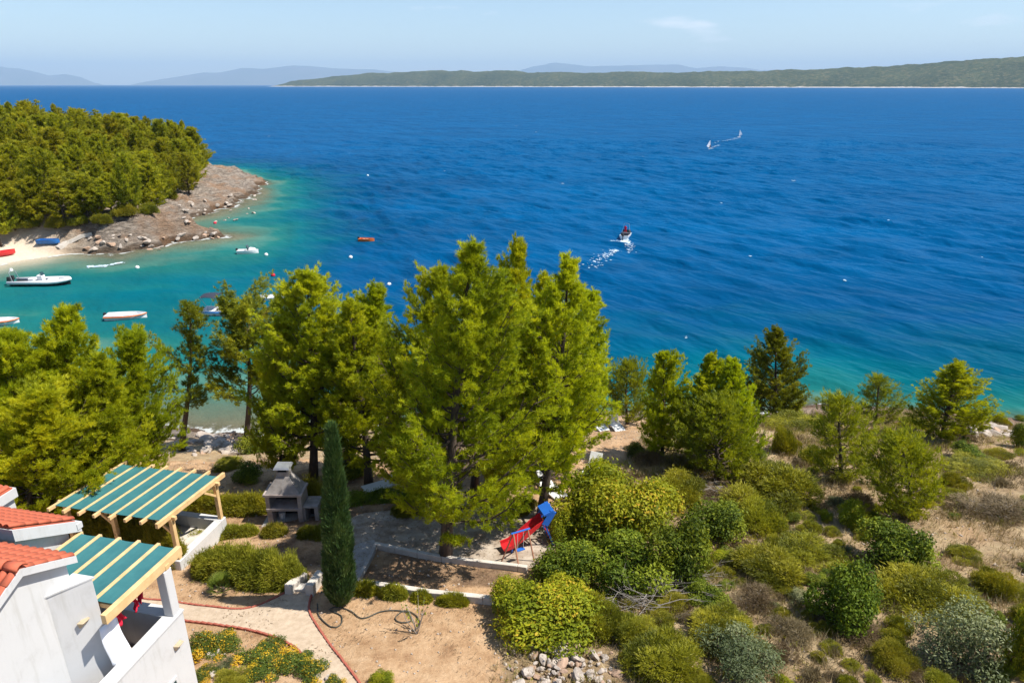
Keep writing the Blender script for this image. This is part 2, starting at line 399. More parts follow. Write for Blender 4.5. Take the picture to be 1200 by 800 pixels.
# ------------------------------------------------------------------ sea
def sea_axis(lo, hi, step, far):
    a = list(np.arange(lo, hi + .01, step)); g = step
    x = hi
    while x < far: g *= 1.22; x += g; a.append(x)
    x = lo; g = step
    while x > -far: g *= 1.22; x -= g; a.insert(0, x)
    return np.array(a)
_wr = np.random.default_rng(99); WAVES = []
for _k in range(18):
    _l = 1.5 * (8.5 / 1.5) ** (_k / 17.0); _a = math.atan2(.60, .80) + _wr.normal(0, .42)
    WAVES.append((2 * math.pi / _l * math.cos(_a), 2 * math.pi / _l * math.sin(_a), _wr.uniform(0, 6.28), .0165 * _l * (.75 if _l < 2.2 else 1)))
def wave_z(x, y):
    """real wind waves, calm in the cove and dying at the shore and in the distance"""
    x = np.asarray(x, float); y = np.asarray(y, float)
    gx = x + 1.6 * fbm(x / 9, y / 9, 301, 2); gy = y + 1.6 * fbm(x / 9, y / 9, 302, 2); z = np.zeros_like(x)
    for kx, ky, ph, am in WAVES:
        p = kx * gx + ky * gy + ph; z = z + am * (np.cos(p) + .22 * np.cos(2 * p))
    grp = .72 + 1.3 * fbm(x / 16, y / 16, 303, 3)
    return z * grp * (1 - .72 * cove_mask(x, y)) * sstep(-1, 7, -sdist(x, y)) * (1 - sstep(300, 372, y)) * (1 - sstep(170, 225, x)) * (1 - sstep(60, 90, -x) * sstep(200, 230, y))
def sea_steps(ranges, far):
    a = [ranges[0][0]]
    for lo, hi, st in ranges:
        n = max(1, int(round((hi - lo) / st))); a += list(np.linspace(lo, hi, n + 1)[1:])
    g = ranges[-1][2]; x = a[-1]
    while x < far: g *= 1.2; x += g; a.append(x)
    g = ranges[0][2]; x = a[0]
    while x > -far: g *= 1.2; x -= g; a.insert(0, x)
    return np.array(a)
def build_sea():
    xs = sea_steps([(-100, -40, 1.2), (-40, 110, .62), (110, 232, 1.1)], 52000); ys = sea_steps([(36, 44, 1.0), (44, 120, .52), (120, 230, .9), (230, 380, 1.5)], 52000)
    ys = ys[ys > -300]
    X, Y = np.meshgrid(xs, ys); x = X.ravel(); y = Y.ravel()
    h = height(x, y)
    dep = np.where(h > 0, -np.minimum(h, 5), np.minimum(-h, 60))
    far = (np.abs(x) > 400) | (y > 500); dep = np.where(far, np.where(sdist(x, y) > 0, -5, 60), dep)
    nx, ny = len(xs), len(ys); i = np.arange(nx * ny).reshape(ny, nx)
    F = np.stack([i[:-1, :-1].ravel(), i[:-1, 1:].ravel(), i[1:, 1:].ravel(), i[1:, :-1].ravel()], 1)
    me = np_mesh('sea', np.stack([x, y, np.where((np.abs(x) < 300) & (y < 400) & (y > 34), wave_z(x, y), 0)], 1), F, smooth=True, extra={'depth': dep, 'cove': cove_mask(x, y)})
    m, nt, N, L, b = mat_new('sea_water')
    a = N.new('ShaderNodeAttribute'); a.attribute_name = 'depth'
    # uneven bottom: seagrass beds and pale sand seen through the water
    nb = noise_node(N, L, .10, 6, .6, stretch=(.6, 1.3, 1)); ma = N.new('ShaderNodeMapRange'); ma.inputs['From Min'].default_value = .3; ma.inputs['From Max'].default_value = .7; ma.inputs['To Min'].default_value = .62; ma.inputs['To Max'].default_value = 1.42
    L.new(nb.outputs['Fac'], ma.inputs['Value'])
    mu = N.new('ShaderNodeMath'); mu.operation = 'MULTIPLY'; L.new(a.outputs['Fac'], mu.inputs[0]); L.new(ma.outputs[0], mu.inputs[1])
    lg = N.new('ShaderNodeMath'); lg.operation = 'MULTIPLY_ADD'; lg.inputs[1].default_value = 1.0; lg.inputs[2].default_value = 1.0; L.new(mu.outputs[0], lg.inputs[0])
    l2 = N.new('ShaderNodeMath'); l2.operation = 'LOGARITHM'; l2.inputs[1].default_value = 41.0; L.new(lg.outputs[0], l2.inputs[0])
    cr_ = ramp(N, [(0.0, (.25, .26, .16)), (.10, (.090, .180, .135)), (.22, (.010, .120, .112)), (.36, (.0, .092, .122)), (.52, (.0, .066, .125)), (.72, (.0, .055, .150)), (.97, (.0, .068, .188))])
    L.new(l2.outputs[0], cr_.inputs[0])
    # wind streaks and cat's paws
    nw = noise_node(N, L, .018, 5, .6, stretch=(1, 2.6, 1)); rw = ramp(N, [(.3, (.82, .84, .86)), (.7, (1.18, 1.16, 1.13))]); L.new(nw.outputs['Fac'], rw.inputs[0])
    mw = N.new('ShaderNodeMixRGB'); mw.blend_type = 'MULTIPLY'; mw.inputs[0].default_value = 1; L.new(cr_.outputs[0], mw.inputs[1]); L.new(rw.outputs[0], mw.inputs[2])
    # foam along the rocks
    nf = noise_node(N, L, .9, 6, .7); nf2 = noise_node(N, L, .13, 3, .5)
    fd = N.new('ShaderNodeMapRange'); fd.inputs['From Min'].default_value = .28; fd.inputs['From Max'].default_value = .02; fd.inputs['To Max'].default_value = .41; L.new(a.outputs['Fac'], fd.inputs['Value'])
    cvf = N.new('ShaderNodeAttribute'); cvf.attribute_name = 'cove'; cvm = N.new('ShaderNodeMath'); cvm.operation = 'MULTIPLY_ADD'; cvm.inputs[1].default_value = -.05; L.new(cvf.outputs['Fac'], cvm.inputs[0]); L.new(fd.outputs[0], cvm.inputs[2]); fd = cvm
    f1 = N.new('ShaderNodeMath'); f1.operation = 'MULTIPLY_ADD'; f1.inputs[1].default_value = .55; L.new(nf2.outputs['Fac'], f1.inputs[0]); L.new(fd.outputs[0], f1.inputs[2])
    f2 = N.new('ShaderNodeMath'); f2.operation = 'MULTIPLY_ADD'; f2.inputs[1].default_value = .75; L.new(nf.outputs['Fac'], f2.inputs[0]); L.new(f1.outputs[0], f2.inputs[2])
    fr = ramp(N, [(.91, (0, 0, 0)), (1.0, (.7, .7, .7))]); L.new(f2.outputs[0], fr.inputs[0])
    mf = N.new('ShaderNodeMixRGB'); mf.inputs[2].default_value = (.72, .75, .76, 1); L.new(fr.outputs[0], mf.inputs[0]); L.new(mw.outputs[0], mf.inputs[1])
    # waves: wind sea, chop and wavelets, calmer in the cove
    n1 = noise_node(N, L, .50, 2, .5, stretch=(1.0, 2.6, 1), rot=.64); n2 = noise_node(N, L, .085, 2, .5, stretch=(1.0, 2.2, 1), rot=.5); n3 = noise_node(N, L, 1.5, 2, .5, stretch=(1.0, 2.2, 1), rot=.75)
    calm = N.new('ShaderNodeAttribute'); calm.attribute_name = 'cove'
    def wave(n, dist, prev, s_open, s_cove):
        bu = N.new('ShaderNodeBump'); bu.inputs['Distance'].default_value = dist; L.new(n.outputs['Fac'], bu.inputs['Height'])
        cm = N.new('ShaderNodeMapRange'); cm.inputs['To Min'].default_value = s_open; cm.inputs['To Max'].default_value = s_cove; L.new(calm.outputs['Fac'], cm.inputs['Value']); L.new(cm.outputs[0], bu.inputs['Strength'])
        if prev: L.new(prev.outputs[0], bu.inputs['Normal'])
        return bu
    w1 = wave(n2, 3.2, None, 1.0, .25); w2 = wave(n1, .75, w1, 1.0, .35); w3 = wave(n3, .16, w2, 1.0, .6)
    df = N.new('ShaderNodeBsdfDiffuse'); L.new(mf.outputs[0], df.inputs['Color']); L.new(w3.outputs[0], df.inputs['Normal'])
    gl = N.new('ShaderNodeBsdfGlossy'); gl.inputs['Roughness'].default_value = .28; L.new(w3.outputs[0], gl.inputs['Normal'])
    fz = N.new('ShaderNodeFresnel'); fz.inputs['IOR'].default_value = 1.33; L.new(w3.outputs[0], fz.inputs['Normal'])
    fc = N.new('ShaderNodeMapRange'); fc.inputs['From Max'].default_value = .6; fc.inputs['To Max'].default_value = .085; L.new(fz.outputs[0], fc.inputs['Value'])
    ms = N.new('ShaderNodeMixShader'); L.new(fc.outputs[0], ms.inputs[0]); L.new(df.outputs[0], ms.inputs[1]); L.new(gl.outputs[0], ms.inputs[2])
    # clear at the very edge
    ta = N.new('ShaderNodeMapRange'); ta.inputs['From Min'].default_value = .05; ta.inputs['From Max'].default_value = .9; ta.inputs['To Min'].default_value = .25; ta.inputs['To Max'].default_value = 1; L.new(a.outputs['Fac'], ta.inputs['Value'])
    mxm = N.new('ShaderNodeMath'); mxm.operation = 'MAXIMUM'; L.new(ta.outputs[0], mxm.inputs[0]); L.new(fr.outputs[0], mxm.inputs[1])
    tp = N.new('ShaderNodeBsdfTransparent'); mt = N.new('ShaderNodeMixShader'); L.new(mxm.outputs[0], mt.inputs[0]); L.new(tp.outputs[0], mt.inputs[1]); L.new(ms.outputs[0], mt.inputs[2])
    N.remove(b); L.new(mt.outputs[0], N['Material Output'].inputs['Surface'])
    tag(link('sea', me, m), kind='structure')
build_sea()

# ------------------------------------------------------------------ far island and mountains
def far_land(name, px_top, y0, y1, width, mat, label, rough=1.0, n=260, m=26, seed=1):
    """px_top: (px, height in photo px above horizon) along the ridge; y0,y1 distance of the shore at both ends"""
    pxs = np.array([p[0] for p in px_top], float); hh = np.array([p[1] for p in px_top], float)
    q = np.linspace(pxs[0], pxs[-1], n); fr = (q - pxs[0]) / (pxs[-1] - pxs[0])
    ysh = y0 * (y1 / y0) ** fr; V = []
    k = np.linspace(0, 1, m)
    for i in range(n):
        ratio = (q[i] - 600) / 800 / 1.068
        hpx = np.interp(q[i], pxs, hh)
        for j in range(m):
            y = ysh[i] + width * (k[j] - .0) * (0.25 + .75 * min(1, hpx / 12))
            yr = ysh[i] + width * .55 * (0.25 + .75 * min(1, hpx / 12))
            top = 24 + hpx / 913 * yr
            prof = math.sin(min(k[j] / .55, 1) * math.pi / 2) ** .8 if k[j] < .55 else math.cos((k[j] - .55) / .45 * math.pi / 2)
            x = ratio * y
            z = top * prof
            V.append((x, y, z))
    V = np.array(V); e = fbm(V[:, 0] / (width * .22), V[:, 1] / (width * .22), seed, 5)
    V[:, 2] = np.maximum(V[:, 2] * (1 + .35 * rough * e) + rough * V[:, 2].max() * .05 * fbm(V[:, 0] / (width * .03), V[:, 1] / (width * .03), seed + 5, 3) * np.clip(V[:, 2] / 20, 0, 1), -3)
    edge = np.clip(np.minimum(fr, 1 - fr + (.2 if px_top[-1][1] > 5 else 0)) * 40, 0, 1).repeat(m); V[:, 2] = V[:, 2] * edge - 2
    idx = np.arange(n * m).reshape(n, m)
    F = np.stack([idx[:-1, :-1].ravel(), idx[1:, :-1].ravel(), idx[1:, 1:].ravel(), idx[:-1, 1:].ravel()], 1)
    o = link(name, np_mesh(name, V, F, smooth=True), mat); tag(o, kind='structure', label=label); return o
def island_material():
    m, nt, N, L, b = mat_new('far_scrub')
    n = noise_node(N, L, .028, 6, .75); r_ = ramp(N, [(.36, (.030, .048, .026)), (.52, (.062, .078, .036)), (.70, (.17, .145, .085))]); L.new(n.outputs['Fac'], r_.inputs[0])
    n0 = noise_node(N, L, .0022, 4, .6); r0 = ramp(N, [(.35, (.7, .75, .7)), (.65, (1.25, 1.15, 1.05))]); L.new(n0.outputs['Fac'], r0.inputs[0])
    mm = N.new('ShaderNodeMixRGB'); mm.blend_type = 'MULTIPLY'; mm.inputs[0].default_value = 1; L.new(r_.outputs[0], mm.inputs[1]); L.new(r0.outputs[0], mm.inputs[2])
    geo = N.new('ShaderNodeNewGeometry'); sx = N.new('ShaderNodeSeparateXYZ'); L.new(geo.outputs['Position'], sx.inputs[0])
    n2 = noise_node(N, L, .008, 4); ad = N.new('ShaderNodeMath'); ad.operation = 'MULTIPLY_ADD'; ad.inputs[1].default_value = -26; L.new(n2.outputs['Fac'], ad.inputs[0]); L.new(sx.outputs['Z'], ad.inputs[2])
    mr = N.new('ShaderNodeMapRange'); mr.inputs['From Min'].default_value = -8; mr.inputs['From Max'].default_value = -3; mr.inputs['To Min'].default_value = 1; mr.inputs['To Max'].default_value = 0; L.new(ad.outputs[0], mr.inputs['Value'])
    mc = N.new('ShaderNodeMixRGB'); mc.inputs[2].default_value = (.55, .50, .44, 1); L.new(mr.outputs[0], mc.inputs[0]); L.new(mm.outputs[0], mc.inputs[1]); L.new(mc.outputs[0], b.inputs['Base Color'])
    b.inputs['Roughness'].default_value = 1; b.inputs['Specular IOR Level'].default_value = 0
    bu = N.new('ShaderNodeBump'); bu.inputs['Strength'].default_value = 1; bu.inputs['Distance'].default_value = 14; n3 = noise_node(N, L, .03, 5, .7); L.new(n3.outputs['Fac'], bu.inputs['Height']); L.new(bu.outputs[0], b.inputs['Normal'])
    return m
M['island'] = island_material()
M['mountain'] = simple('mountain_scrub', (.075, .085, .06), (.13, .12, .095), .0006, 1, spec=0)
far_land('far_island', [(312, 0), (345, 5), (400, 11), (470, 15), (520, 16.5), (600, 15), (700, 14.5), (800, 14), (870, 15.5), (930, 18), (1000, 20), (1060, 23), (1110, 27), (1160, 31), (1200, 33), (1260, 35), (1330, 34), (1400, 25), (1480, 0)], 10500, 4300, 1500, M['island'], 'long low scrub covered island across the water', n=420)
far_land('far_mountain', [(-260, 3), (-160, 16), (-60, 24), (0, 22), (30, 18), (60, 11), (80, 13), (95, 9), (112, 2), (125, 0)], 42000, 42000, 8000, M['mountain'], 'blue mountain at the left end of the horizon', .5, 120, 16, 11)
far_land('far_mountain', [(150, 0), (175, 4), (210, 9), (240, 14), (260, 14), (285, 19), (310, 18), (345, 22), (365, 22), (400, 19), (440, 18), (480, 14), (540, 8), (580, 0)], 44000, 44000, 8000, M['mountain'], 'blue mountain range behind the left end of the island', .5, 160, 16, 12)
far_land('far_mountain', [(560, 0), (600, 14), (625, 21), (650, 25), (690, 22), (740, 22), (790, 23), (815, 19), (845, 21), (870, 20), (890, 17), (920, 18), (960, 16), (1000, 18), (1040, 14), (1100, 8), (1180, 0)], 46000, 46000, 8000, M['mountain'], 'pale blue mountain range rising behind the middle of the island', .5, 200, 16, 13)

# ------------------------------------------------------------------ foliage generators
def unit(v): return v / (np.linalg.norm(v, axis=-1, keepdims=True) + 1e-9)

def needles(P, D, n, L, w, spread, rg, tint=None):
    T = len(P); P = np.repeat(P, n, 0); D = np.repeat(D, n, 0)
    d = unit(D + spread * rg.normal(size=D.shape)); side = unit(np.cross(d, rg.normal(size=d.shape))) * (w / 2)
    ln = L * rg.uniform(.65, 1.2, (len(P), 1)); b = P + rg.normal(size=P.shape) * (L * .12)
    V = np.stack([b - side, b + side, b + d * ln], 1).reshape(-1, 3)
    F = np.arange(len(V)).reshape(-1, 3)
    t = rg.uniform(0, 1, T) if tint is None else tint
    t = np.clip(np.repeat(t, n) + rg.normal(0, .08, len(P)), 0, 1)
    return V, F, np.repeat(t, 3)

def leaf_quads(P, N_, L, w, rg, jit=.7, tint=None):
    n = len(P); nn = unit(N_ + jit * rg.normal(size=P.shape)); a = unit(np.cross(nn, rg.normal(size=P.shape))); b = np.cross(nn, a)
    ln = L * rg.uniform(.6, 1.25, (n, 1)); wd = w * rg.uniform(.7, 1.2, (n, 1))
    V = np.stack([P - a * ln / 2, P + b * wd / 2 + nn * ln * .08, P + a * ln / 2, P - b * wd / 2 + nn * ln * .08], 1).reshape(-1, 3)
    t = rg.uniform(0, 1, n) if tint is None else tint
    return V, np.arange(4 * n).reshape(-1, 4), np.repeat(t, 4)

def merge_tubes(lst):
    V = []; F = []; o = 0
    for v, f in lst:
        V += v; F += [tuple(i + o for i in q) for q in f]; o += len(v)
    me = bpy.data.meshes.new('trunk'); me.from_pydata(V, [], F); me.polygons.foreach_set('use_smooth', np.ones(len(F), bool)); me.update(); return me

def pine(seed, H, Rr, cb, nb, prof, nsub=8, ntuft=8, nneedle=9, L=.24, w=.032, upc=.55, wob=.25, droop=.1, lopside=.25, tuftjit=.16):
    rg = np.random.default_rng(seed)
    tubes = []
    zs = np.linspace(0, 1, 9); ph = rg.uniform(0, 6.28, 2)
    tx = wob * np.sin(zs * 3.1 + ph[0]) * zs; ty = wob * np.sin(zs * 2.7 + ph[1]) * zs
    r0 = .0165 * H + .03
    tubes.append(tube_np([(tx[i], ty[i], zs[i] * H * .97 - (.35 if i == 0 else 0)) for i in range(9)], [r0 * (1.25 if i == 0 else 1) * (1 - .93 * zs[i]) + .008 for i in range(9)], 8))
    TP, TD, TT = [], [], []
    lop = rg.uniform(0, 6.28)
    for i in range(nb):
        t = cb + (1 - cb) * ((i + rg.uniform(0, 1)) / nb) ** .92
        az = i * 2.39996 + rg.normal(0, .5)
        ln = Rr * prof((t - cb) / (1 - cb)) * rg.uniform(.62, 1.12) * (1 + lopside * math.cos(az - lop))
        if ln < .12: ln = .12
        el = math.radians(np.interp(t, [0, .5, .85, 1], [6, 22, 48, 78]) + rg.normal(0, 9))
        o = np.array([np.interp(t, zs, tx), np.interp(t, zs, ty), t * H * .97])
        hd = np.array([math.cos(az), math.sin(az), 0])
        us = np.linspace(0, 1, 6)
        pts = [o + hd * ln * math.cos(el) * u + np.array([0, 0, ln * (math.sin(el) * u - droop * math.sin(u * 3.14) + .52 * u * u * math.cos(el))]) for u in us]
        pts = np.array(pts) + rg.normal(0, .03 * ln, (6, 3)) * us[:, None]
        rb = r0 * (1 - .9 * t) * .38 * min(1, ln / Rr + .25) + .008
        tubes.append(tube_np([tuple(p) for p in pts], [rb * (1 - .85 * u) for u in us], 4, False))
        btint = rg.uniform(.1, .9)
        ns = max(3, int(nsub * (ln / Rr + .35)))
        for j in range(ns):
            u = .22 + .78 * (j + rg.uniform(0, 1)) / ns
            bp = np.array([np.interp(u, us, pts[:, q]) for q in range(3)])
            sgn = 1 if j % 2 else -1
            sd = unit(hd * rg.uniform(.5, 1.1) + sgn * np.array([-hd[1], hd[0], 0]) * rg.uniform(.3, 1.1) * (1.15 - u) + np.array([0, 0, rg.uniform(.0, upc)]))
            sl = (.34 * ln * (1.15 - u * .7) + .28) * rg.uniform(.6, 1.2)
            nt = max(3, int(ntuft * (.5 + .5 * sl)))
            v = np.linspace(.25, 1.0, nt)[:, None]
            pp = bp + sd * sl * v + np.array([0, 0, 1]) * (.22 * sl * v * v) + rg.normal(0, tuftjit * (.4 + .6 * sl), (nt, 3)) * np.array([1, 1, .6])
            TP.append(pp); TD.append(np.tile(sd * .7 + np.array([0, 0, upc]), (nt, 1))); TT.append(np.clip(np.full(nt, btint * .6 + rg.uniform(0, .4)) + rg.normal(0, .1, nt), 0, 1))
            if sl > .5: tubes.append(tube_np([tuple(bp), tuple(bp + sd * sl * .8)], [rb * .35, .004], 3, False))
    # leader
    lp = np.array([[tx[-1], ty[-1], H * (.93 + .07 * q)] for q in np.linspace(0, 1, 10)]) + rg.normal(0, .04, (10, 3))
    TP.append(lp); TD.append(np.tile([0, 0, 1.0], (10, 1))); TT.append(np.full(10, .7))
    V, F, t = needles(np.concatenate(TP), np.concatenate(TD), nneedle, L, w, .55, rg, np.concatenate(TT))
    return np_mesh('crown', V, F, t), merge_tubes(tubes), H, Rr

def conic(x): return max(0.04, (1 - x) ** .62) * (0.8 + .2 * min(1, x * 6))
def spire(x): return max(.05, (1 - x ** 1.3) ** .95 * (.72 + .28 * min(1, x * 4)))
def broad(x): return max(0.05, math.sin(min(1, x * 1.15 + .30) * math.pi) ** .55 if x < .61 else (1 - x) ** .62 * 1.25)
def egg(x): return max(.05, (1 - x ** 2.2) ** .8 * (.7 + .3 * min(1, x * 4)))

TREES = {
    'tall_a': pine(11, 12.5, 3.5, .12, 112, spire, 9, 15, 17, L=.19, w=.027, tuftjit=.12),
    'tall_b': pine(12, 12.0, 3.2, .14, 102, conic, 9, 15, 17, L=.19, w=.027, tuftjit=.12),
    'tall_c': pine(13, 11.5, 3.3, .10, 102, spire, 9, 15, 17, L=.19, w=.027, upc=.8, tuftjit=.12),
    'bushy_a': pine(14, 9.5, 3.4, .03, 108, spire, 9, 15, 17, L=.19, w=.027, upc=.85, tuftjit=.12),
    'bushy_b': pine(15, 8.5, 3.2, .03, 102, conic, 9, 15, 17, L=.19, w=.027, upc=.85, tuftjit=.12),
    'thin': pine(16, 10.0, 1.9, .30, 40, lambda x: .55 + .45 * math.sin(x * 17) if x < .75 else (1 - x) * 3 + .1, 11, 9, 12, L=.21, wob=.35),
    'flat': pine(17, 9.5, 3.0, .38, 40, lambda x: .75 + .25 * math.sin(x * 15 + 1) if x < .8 else (1 - x) * 3 + .2, 13, 13, 14, L=.21, wob=.4, upc=.45),
    'young_a': pine(18, 4.2, 1.6, .03, 64, egg, 8, 8, 9, L=.20, w=.028, upc=.95, tuftjit=.12),
    'young_b': pine(19, 4.0, 1.6, .03, 52, conic, 8, 8, 8, L=.22, w=.026, upc=.7, tuftjit=.12),
    'far_a': pine(20, 11, 4.0, .10, 54, egg, 8, 8, 10, L=.46, w=.095, tuftjit=.2),
    'far_b': pine(21, 11, 4.0, .15, 50, spire, 8, 8, 10, L=.46, w=.095, tuftjit=.2, upc=.7),
    'far_c': pine(22, 11, 3.6, .12, 52, conic, 8, 8, 10, L=.46, w=.095, tuftjit=.2, upc=.7),
}
def place_pine(kind, pos, H, Rr, label, group=None, lean=0.0, mat='pine', rz=None, cat='tree'):
    cm, tm, h0, r0 = TREES[kind]
    e = empty('pine_tree', pos, 0, label, cat, group); rp_ = random.Random(zlib.crc32(label.encode()))
    e.rotation_euler = (0, lean, rz if rz is not None else rp_.uniform(0, 6.28))
    if lean:
        e.rotation_mode = 'QUATERNION'
        e.rotation_quaternion = Matrix.Rotation(lean, 4, 'Y').to_quaternion() @ Matrix.Rotation(rp_.uniform(0, 6.28), 4, 'Z').to_quaternion()
    e.scale = (Rr / r0, Rr / r0, H / h0)
    key = (kind, mat)
    link('trunk', tm, M['bark'], e)
    if key not in _crowns:
        me = cm if kind not in {k[0] for k in _crowns} else cm.copy()
        me.materials.clear(); me.materials.append(M[mat]); _crowns[key] = me
    link('crown', _crowns[key], None, e)
    return e
_crowns = {}
def px_pine(kind, bx, by, tx, ty, hw, label, group=None, mat='pine', base=None):
    if kind.startswith('young') and mat == 'pine': mat = 'pine_young'
    P = onground(bx, by); r_ = ray(tx, ty); t = P[1] / r_[1]; H = CAMZ + r_[2] * t - P[2]
    return place_pine(kind, tuple(P), H, hw / 800 * t * (1.5 if kind.startswith('tall') else 1.22), label, group, math.atan2(r_[0] * t - P[0], H), mat)

# broadleaf bushes: lobes of leaves round a few stems, nominal radius 1 m, height 1.2 m
def bush(seed, n, nl, L, w, H=1.2, needle=False, flat=1.0, fill=.3, spiky=0):
    rg = np.random.default_rng(seed); c = []; rad = []
    for i in range(nl):
        a = rg.uniform(0, 6.28); d = rg.uniform(.0, .68) ** .8; r_ = rg.uniform(.17, .42) * (1.1 - .3 * d)
        z = rg.uniform(.2, 1) * (1 - d * d * .75) * (H - r_ * .85) + .04
        c.append((d * math.cos(a), d * math.sin(a), max(z, r_ * .55))); rad.append(r_)
    c = np.array(c); rad = np.array(rad)
    k = rg.choice(nl, n * 2, p=rad ** 2 / (rad ** 2).sum())
    d = unit(rg.normal(size=(n * 2, 3)) + np.array([0, 0, .25])); q = rg.uniform(0, 1, n * 2)
    rr = rad[k] * np.where(q < fill, rg.uniform(.35, .9, n * 2), rg.uniform(.86, 1.08, n * 2)) * (1 + .22 * np.sin(d[:, 0] * 7 + k) * np.sin(d[:, 1] * 6 + k * 2) * np.sin(d[:, 2] * 5))
    stray = rg.uniform(0, 1, n * 2) < .14; rr = rr * np.where(stray, rg.uniform(1.02, 1.38, n * 2), 1)
    P = c[k] + d * rr[:, None]; P[:, 2] += np.where(stray, rg.uniform(0, .10, n * 2), 0); ok = P[:, 2] > .02
    for i in range(nl): ok &= ~((np.linalg.norm(P - c[i], axis=1) < rad[i] * .62) & (k != i) & (q > fill * .5))
    P = P[ok][:n]; D = d[ok][:n]; kk = k[ok][:n]
    lt = rg.uniform(.0, .95, nl)[kk]; tint = np.clip(lt + rg.normal(0, .16, len(P)), 0, 1)
    if needle: V, F, t = needles(P, D + np.array([0, 0, .7]), 3, L, w, .45, rg, tint)
    else: V, F, t = leaf_quads(P, D + np.array([0, 0, .35]), L, w, rg, .75, tint)
    tubes = []
    for i in range(nl):
        b = rg.normal(0, .10, 2); mid = c[i] * .5 + np.array([b[0], b[1], -.05])
        tubes.append(tube_np([(b[0], b[1], -.12), tuple(mid), tuple(c[i])], [.028, .02, .006], 4, False))
        for q_ in range(3): tubes.append(tube_np([tuple(c[i] * .8), tuple(c[i] + unit(rg.normal(size=3)) * rad[i] * .8)], [.010, .003], 3, False))
    return np_mesh('foliage', V, F, t), merge_tubes(tubes)
BUSH = {
    'lentisk': [bush(31 + i, 8000, 19, .085, .042) for i in range(3)],
    'bright': [bush(41 + i, 10500, 22, .078, .038, 1.35) for i in range(3)],
    'heath': [bush(51 + i, 9500, 26, .11, .016, 1.0, True) for i in range(3)],
    'rosemary': [bush(61 + i, 8500, 24, .11, .015, 1.0, True, fill=.4) for i in range(2)],
    'greygreen': [bush(71 + i, 7000, 15, .075, .024, 1.35, fill=.45) for i in range(2)],
    'dry': [bush(81 + i, 2600, 14, .15, .012, .95, True, fill=.5) for i in range(2)],
    'yellowflower': [bush(91 + i, 4200, 14, .09, .05, .8) for i in range(2)],
}
_bm = {}
_bcount = {}
def place_bush(kind, pos, rad, H, name, label, group=None, cat='shrub', variant=None, mat=None):
    i = _bcount.get(kind, 0); _bcount[kind] = i + 1
    v = (i if variant is None else variant) % len(BUSH[kind]); fm, sm = BUSH[kind][v]
    e = empty(name, tuple(pos), random.uniform(0, 6.28), label, cat, group)
    k_ = rad * random.uniform(.94, 1.06); e.scale = (k_, rad * random.uniform(.94, 1.06), H / (1.35 if kind in ('bright', 'greygreen') else 1.15))
    mt = M[mat or kind]
    link('foliage', fm, mt, e); link('stems', sm, M['deadwood'] if kind == 'dry' else M['bark'], e)
    return e
def px_bush(kind, bx, by, wpx, hpx, name, label, group=None, cat='shrub', mat=None):
    P = onground(bx, by); d = math.hypot(P[1] * CP - (P[2] - CAMZ) * SP, 0)
    s = d / 800; rad = wpx * s / 2 * 1.12
    # bottom edge seen at by: move the foot back by about half its depth
    hm = max(.18, (hpx * s - rad * .38) / .84)
    y = P[1] + rad * .55; x = P[0] * (1 + rad * .55 / max(P[1], 1))
    return place_bush(kind, (x, y, gz(x, y)), rad, hm, name, label, group, cat, mat=mat)

def hedge(pts, width, hgt, name, label, mat, L=.15, w=.020, dens=2600, group=None, seed=0, needle=True):
    """clipped or trailing row of foliage along ground points"""
    rg = np.random.default_rng(seed + 300); pts = np.array(pts, float); seg = np.linalg.norm(np.diff(pts[:, :2], axis=0), axis=1); cum = np.concatenate([[0], np.cumsum(seg)]); Ln = cum[-1]
    n = int(dens * (Ln + width) * (width + hgt))
    s = rg.uniform(-width * .3, Ln + width * .3, n); a = rg.uniform(-.15, math.pi + .15, n)
    lump = 1 + 1.0 * fbm(s / .42 + seed, a * 1.4, 5 + seed, 4) + np.where(rg.uniform(0, 1, n) < .15, rg.uniform(0, .35, n), 0); endf = np.clip(np.minimum(s + width * .3, Ln + width * .3 - s) / (width * .6), 0.02, 1) ** .5
    rr = np.where(rg.uniform(0, 1, n) < .35, rg.uniform(.5, .95, n), rg.uniform(.9, 1.05, n)) * lump * endf
    cx = np.interp(s, cum, pts[:, 0]); cy_ = np.interp(s, cum, pts[:, 1]); cz = np.interp(s, cum, pts[:, 2])
    tg = unit(pts[-1, :2] - pts[0, :2]); over = np.where(s < 0, s, np.where(s > Ln, s - Ln, 0))
    off = np.cos(a) * rr * width / 2; z = np.maximum(np.sin(a) * rr * hgt, .01)
    P = np.stack([cx + tg[0] * over - tg[1] * off, cy_ + tg[1] * over + tg[0] * off, cz + z], 1)
    D = np.stack([-tg[1] * np.cos(a), tg[0] * np.cos(a), np.sin(a) + .4], 1)
    tint = np.clip(.5 + 1.3 * fbm(s / .6, a * 1.3 + 9, 77 + seed, 3) + rg.normal(0, .14, n), 0, 1)
    o0 = pts[0].copy(); P = P - o0
    e = empty(name, tuple(o0), 0, label, 'hedge', group)
    if needle: V, F, t = needles(P, D, 2, L, w, .5, rg, tint)
    else: V, F, t = leaf_quads(P, D, L, w, rg, .7, tint)
    link('foliage', np_mesh('foliage', V, F, t), M[mat], e)
    tubes = []
    for i in range(max(3, int(Ln / .35))):
        s_ = (i + .5) / max(3, int(Ln / .35)) * Ln; p = np.array([np.interp(s_, cum, pts[:, q]) for q in range(3)]) - o0
        q = p + np.array([rg.normal(0, width * .15), rg.normal(0, width * .15), hgt * .7]); tubes.append(tube_np([tuple(p - [0, 0, .1]), tuple((p + q) / 2 + [.03, 0, 0]), tuple(q)], [.02, .014, .005], 4, False))
    link('stems', merge_tubes(tubes), M['bark'], e)
    return e

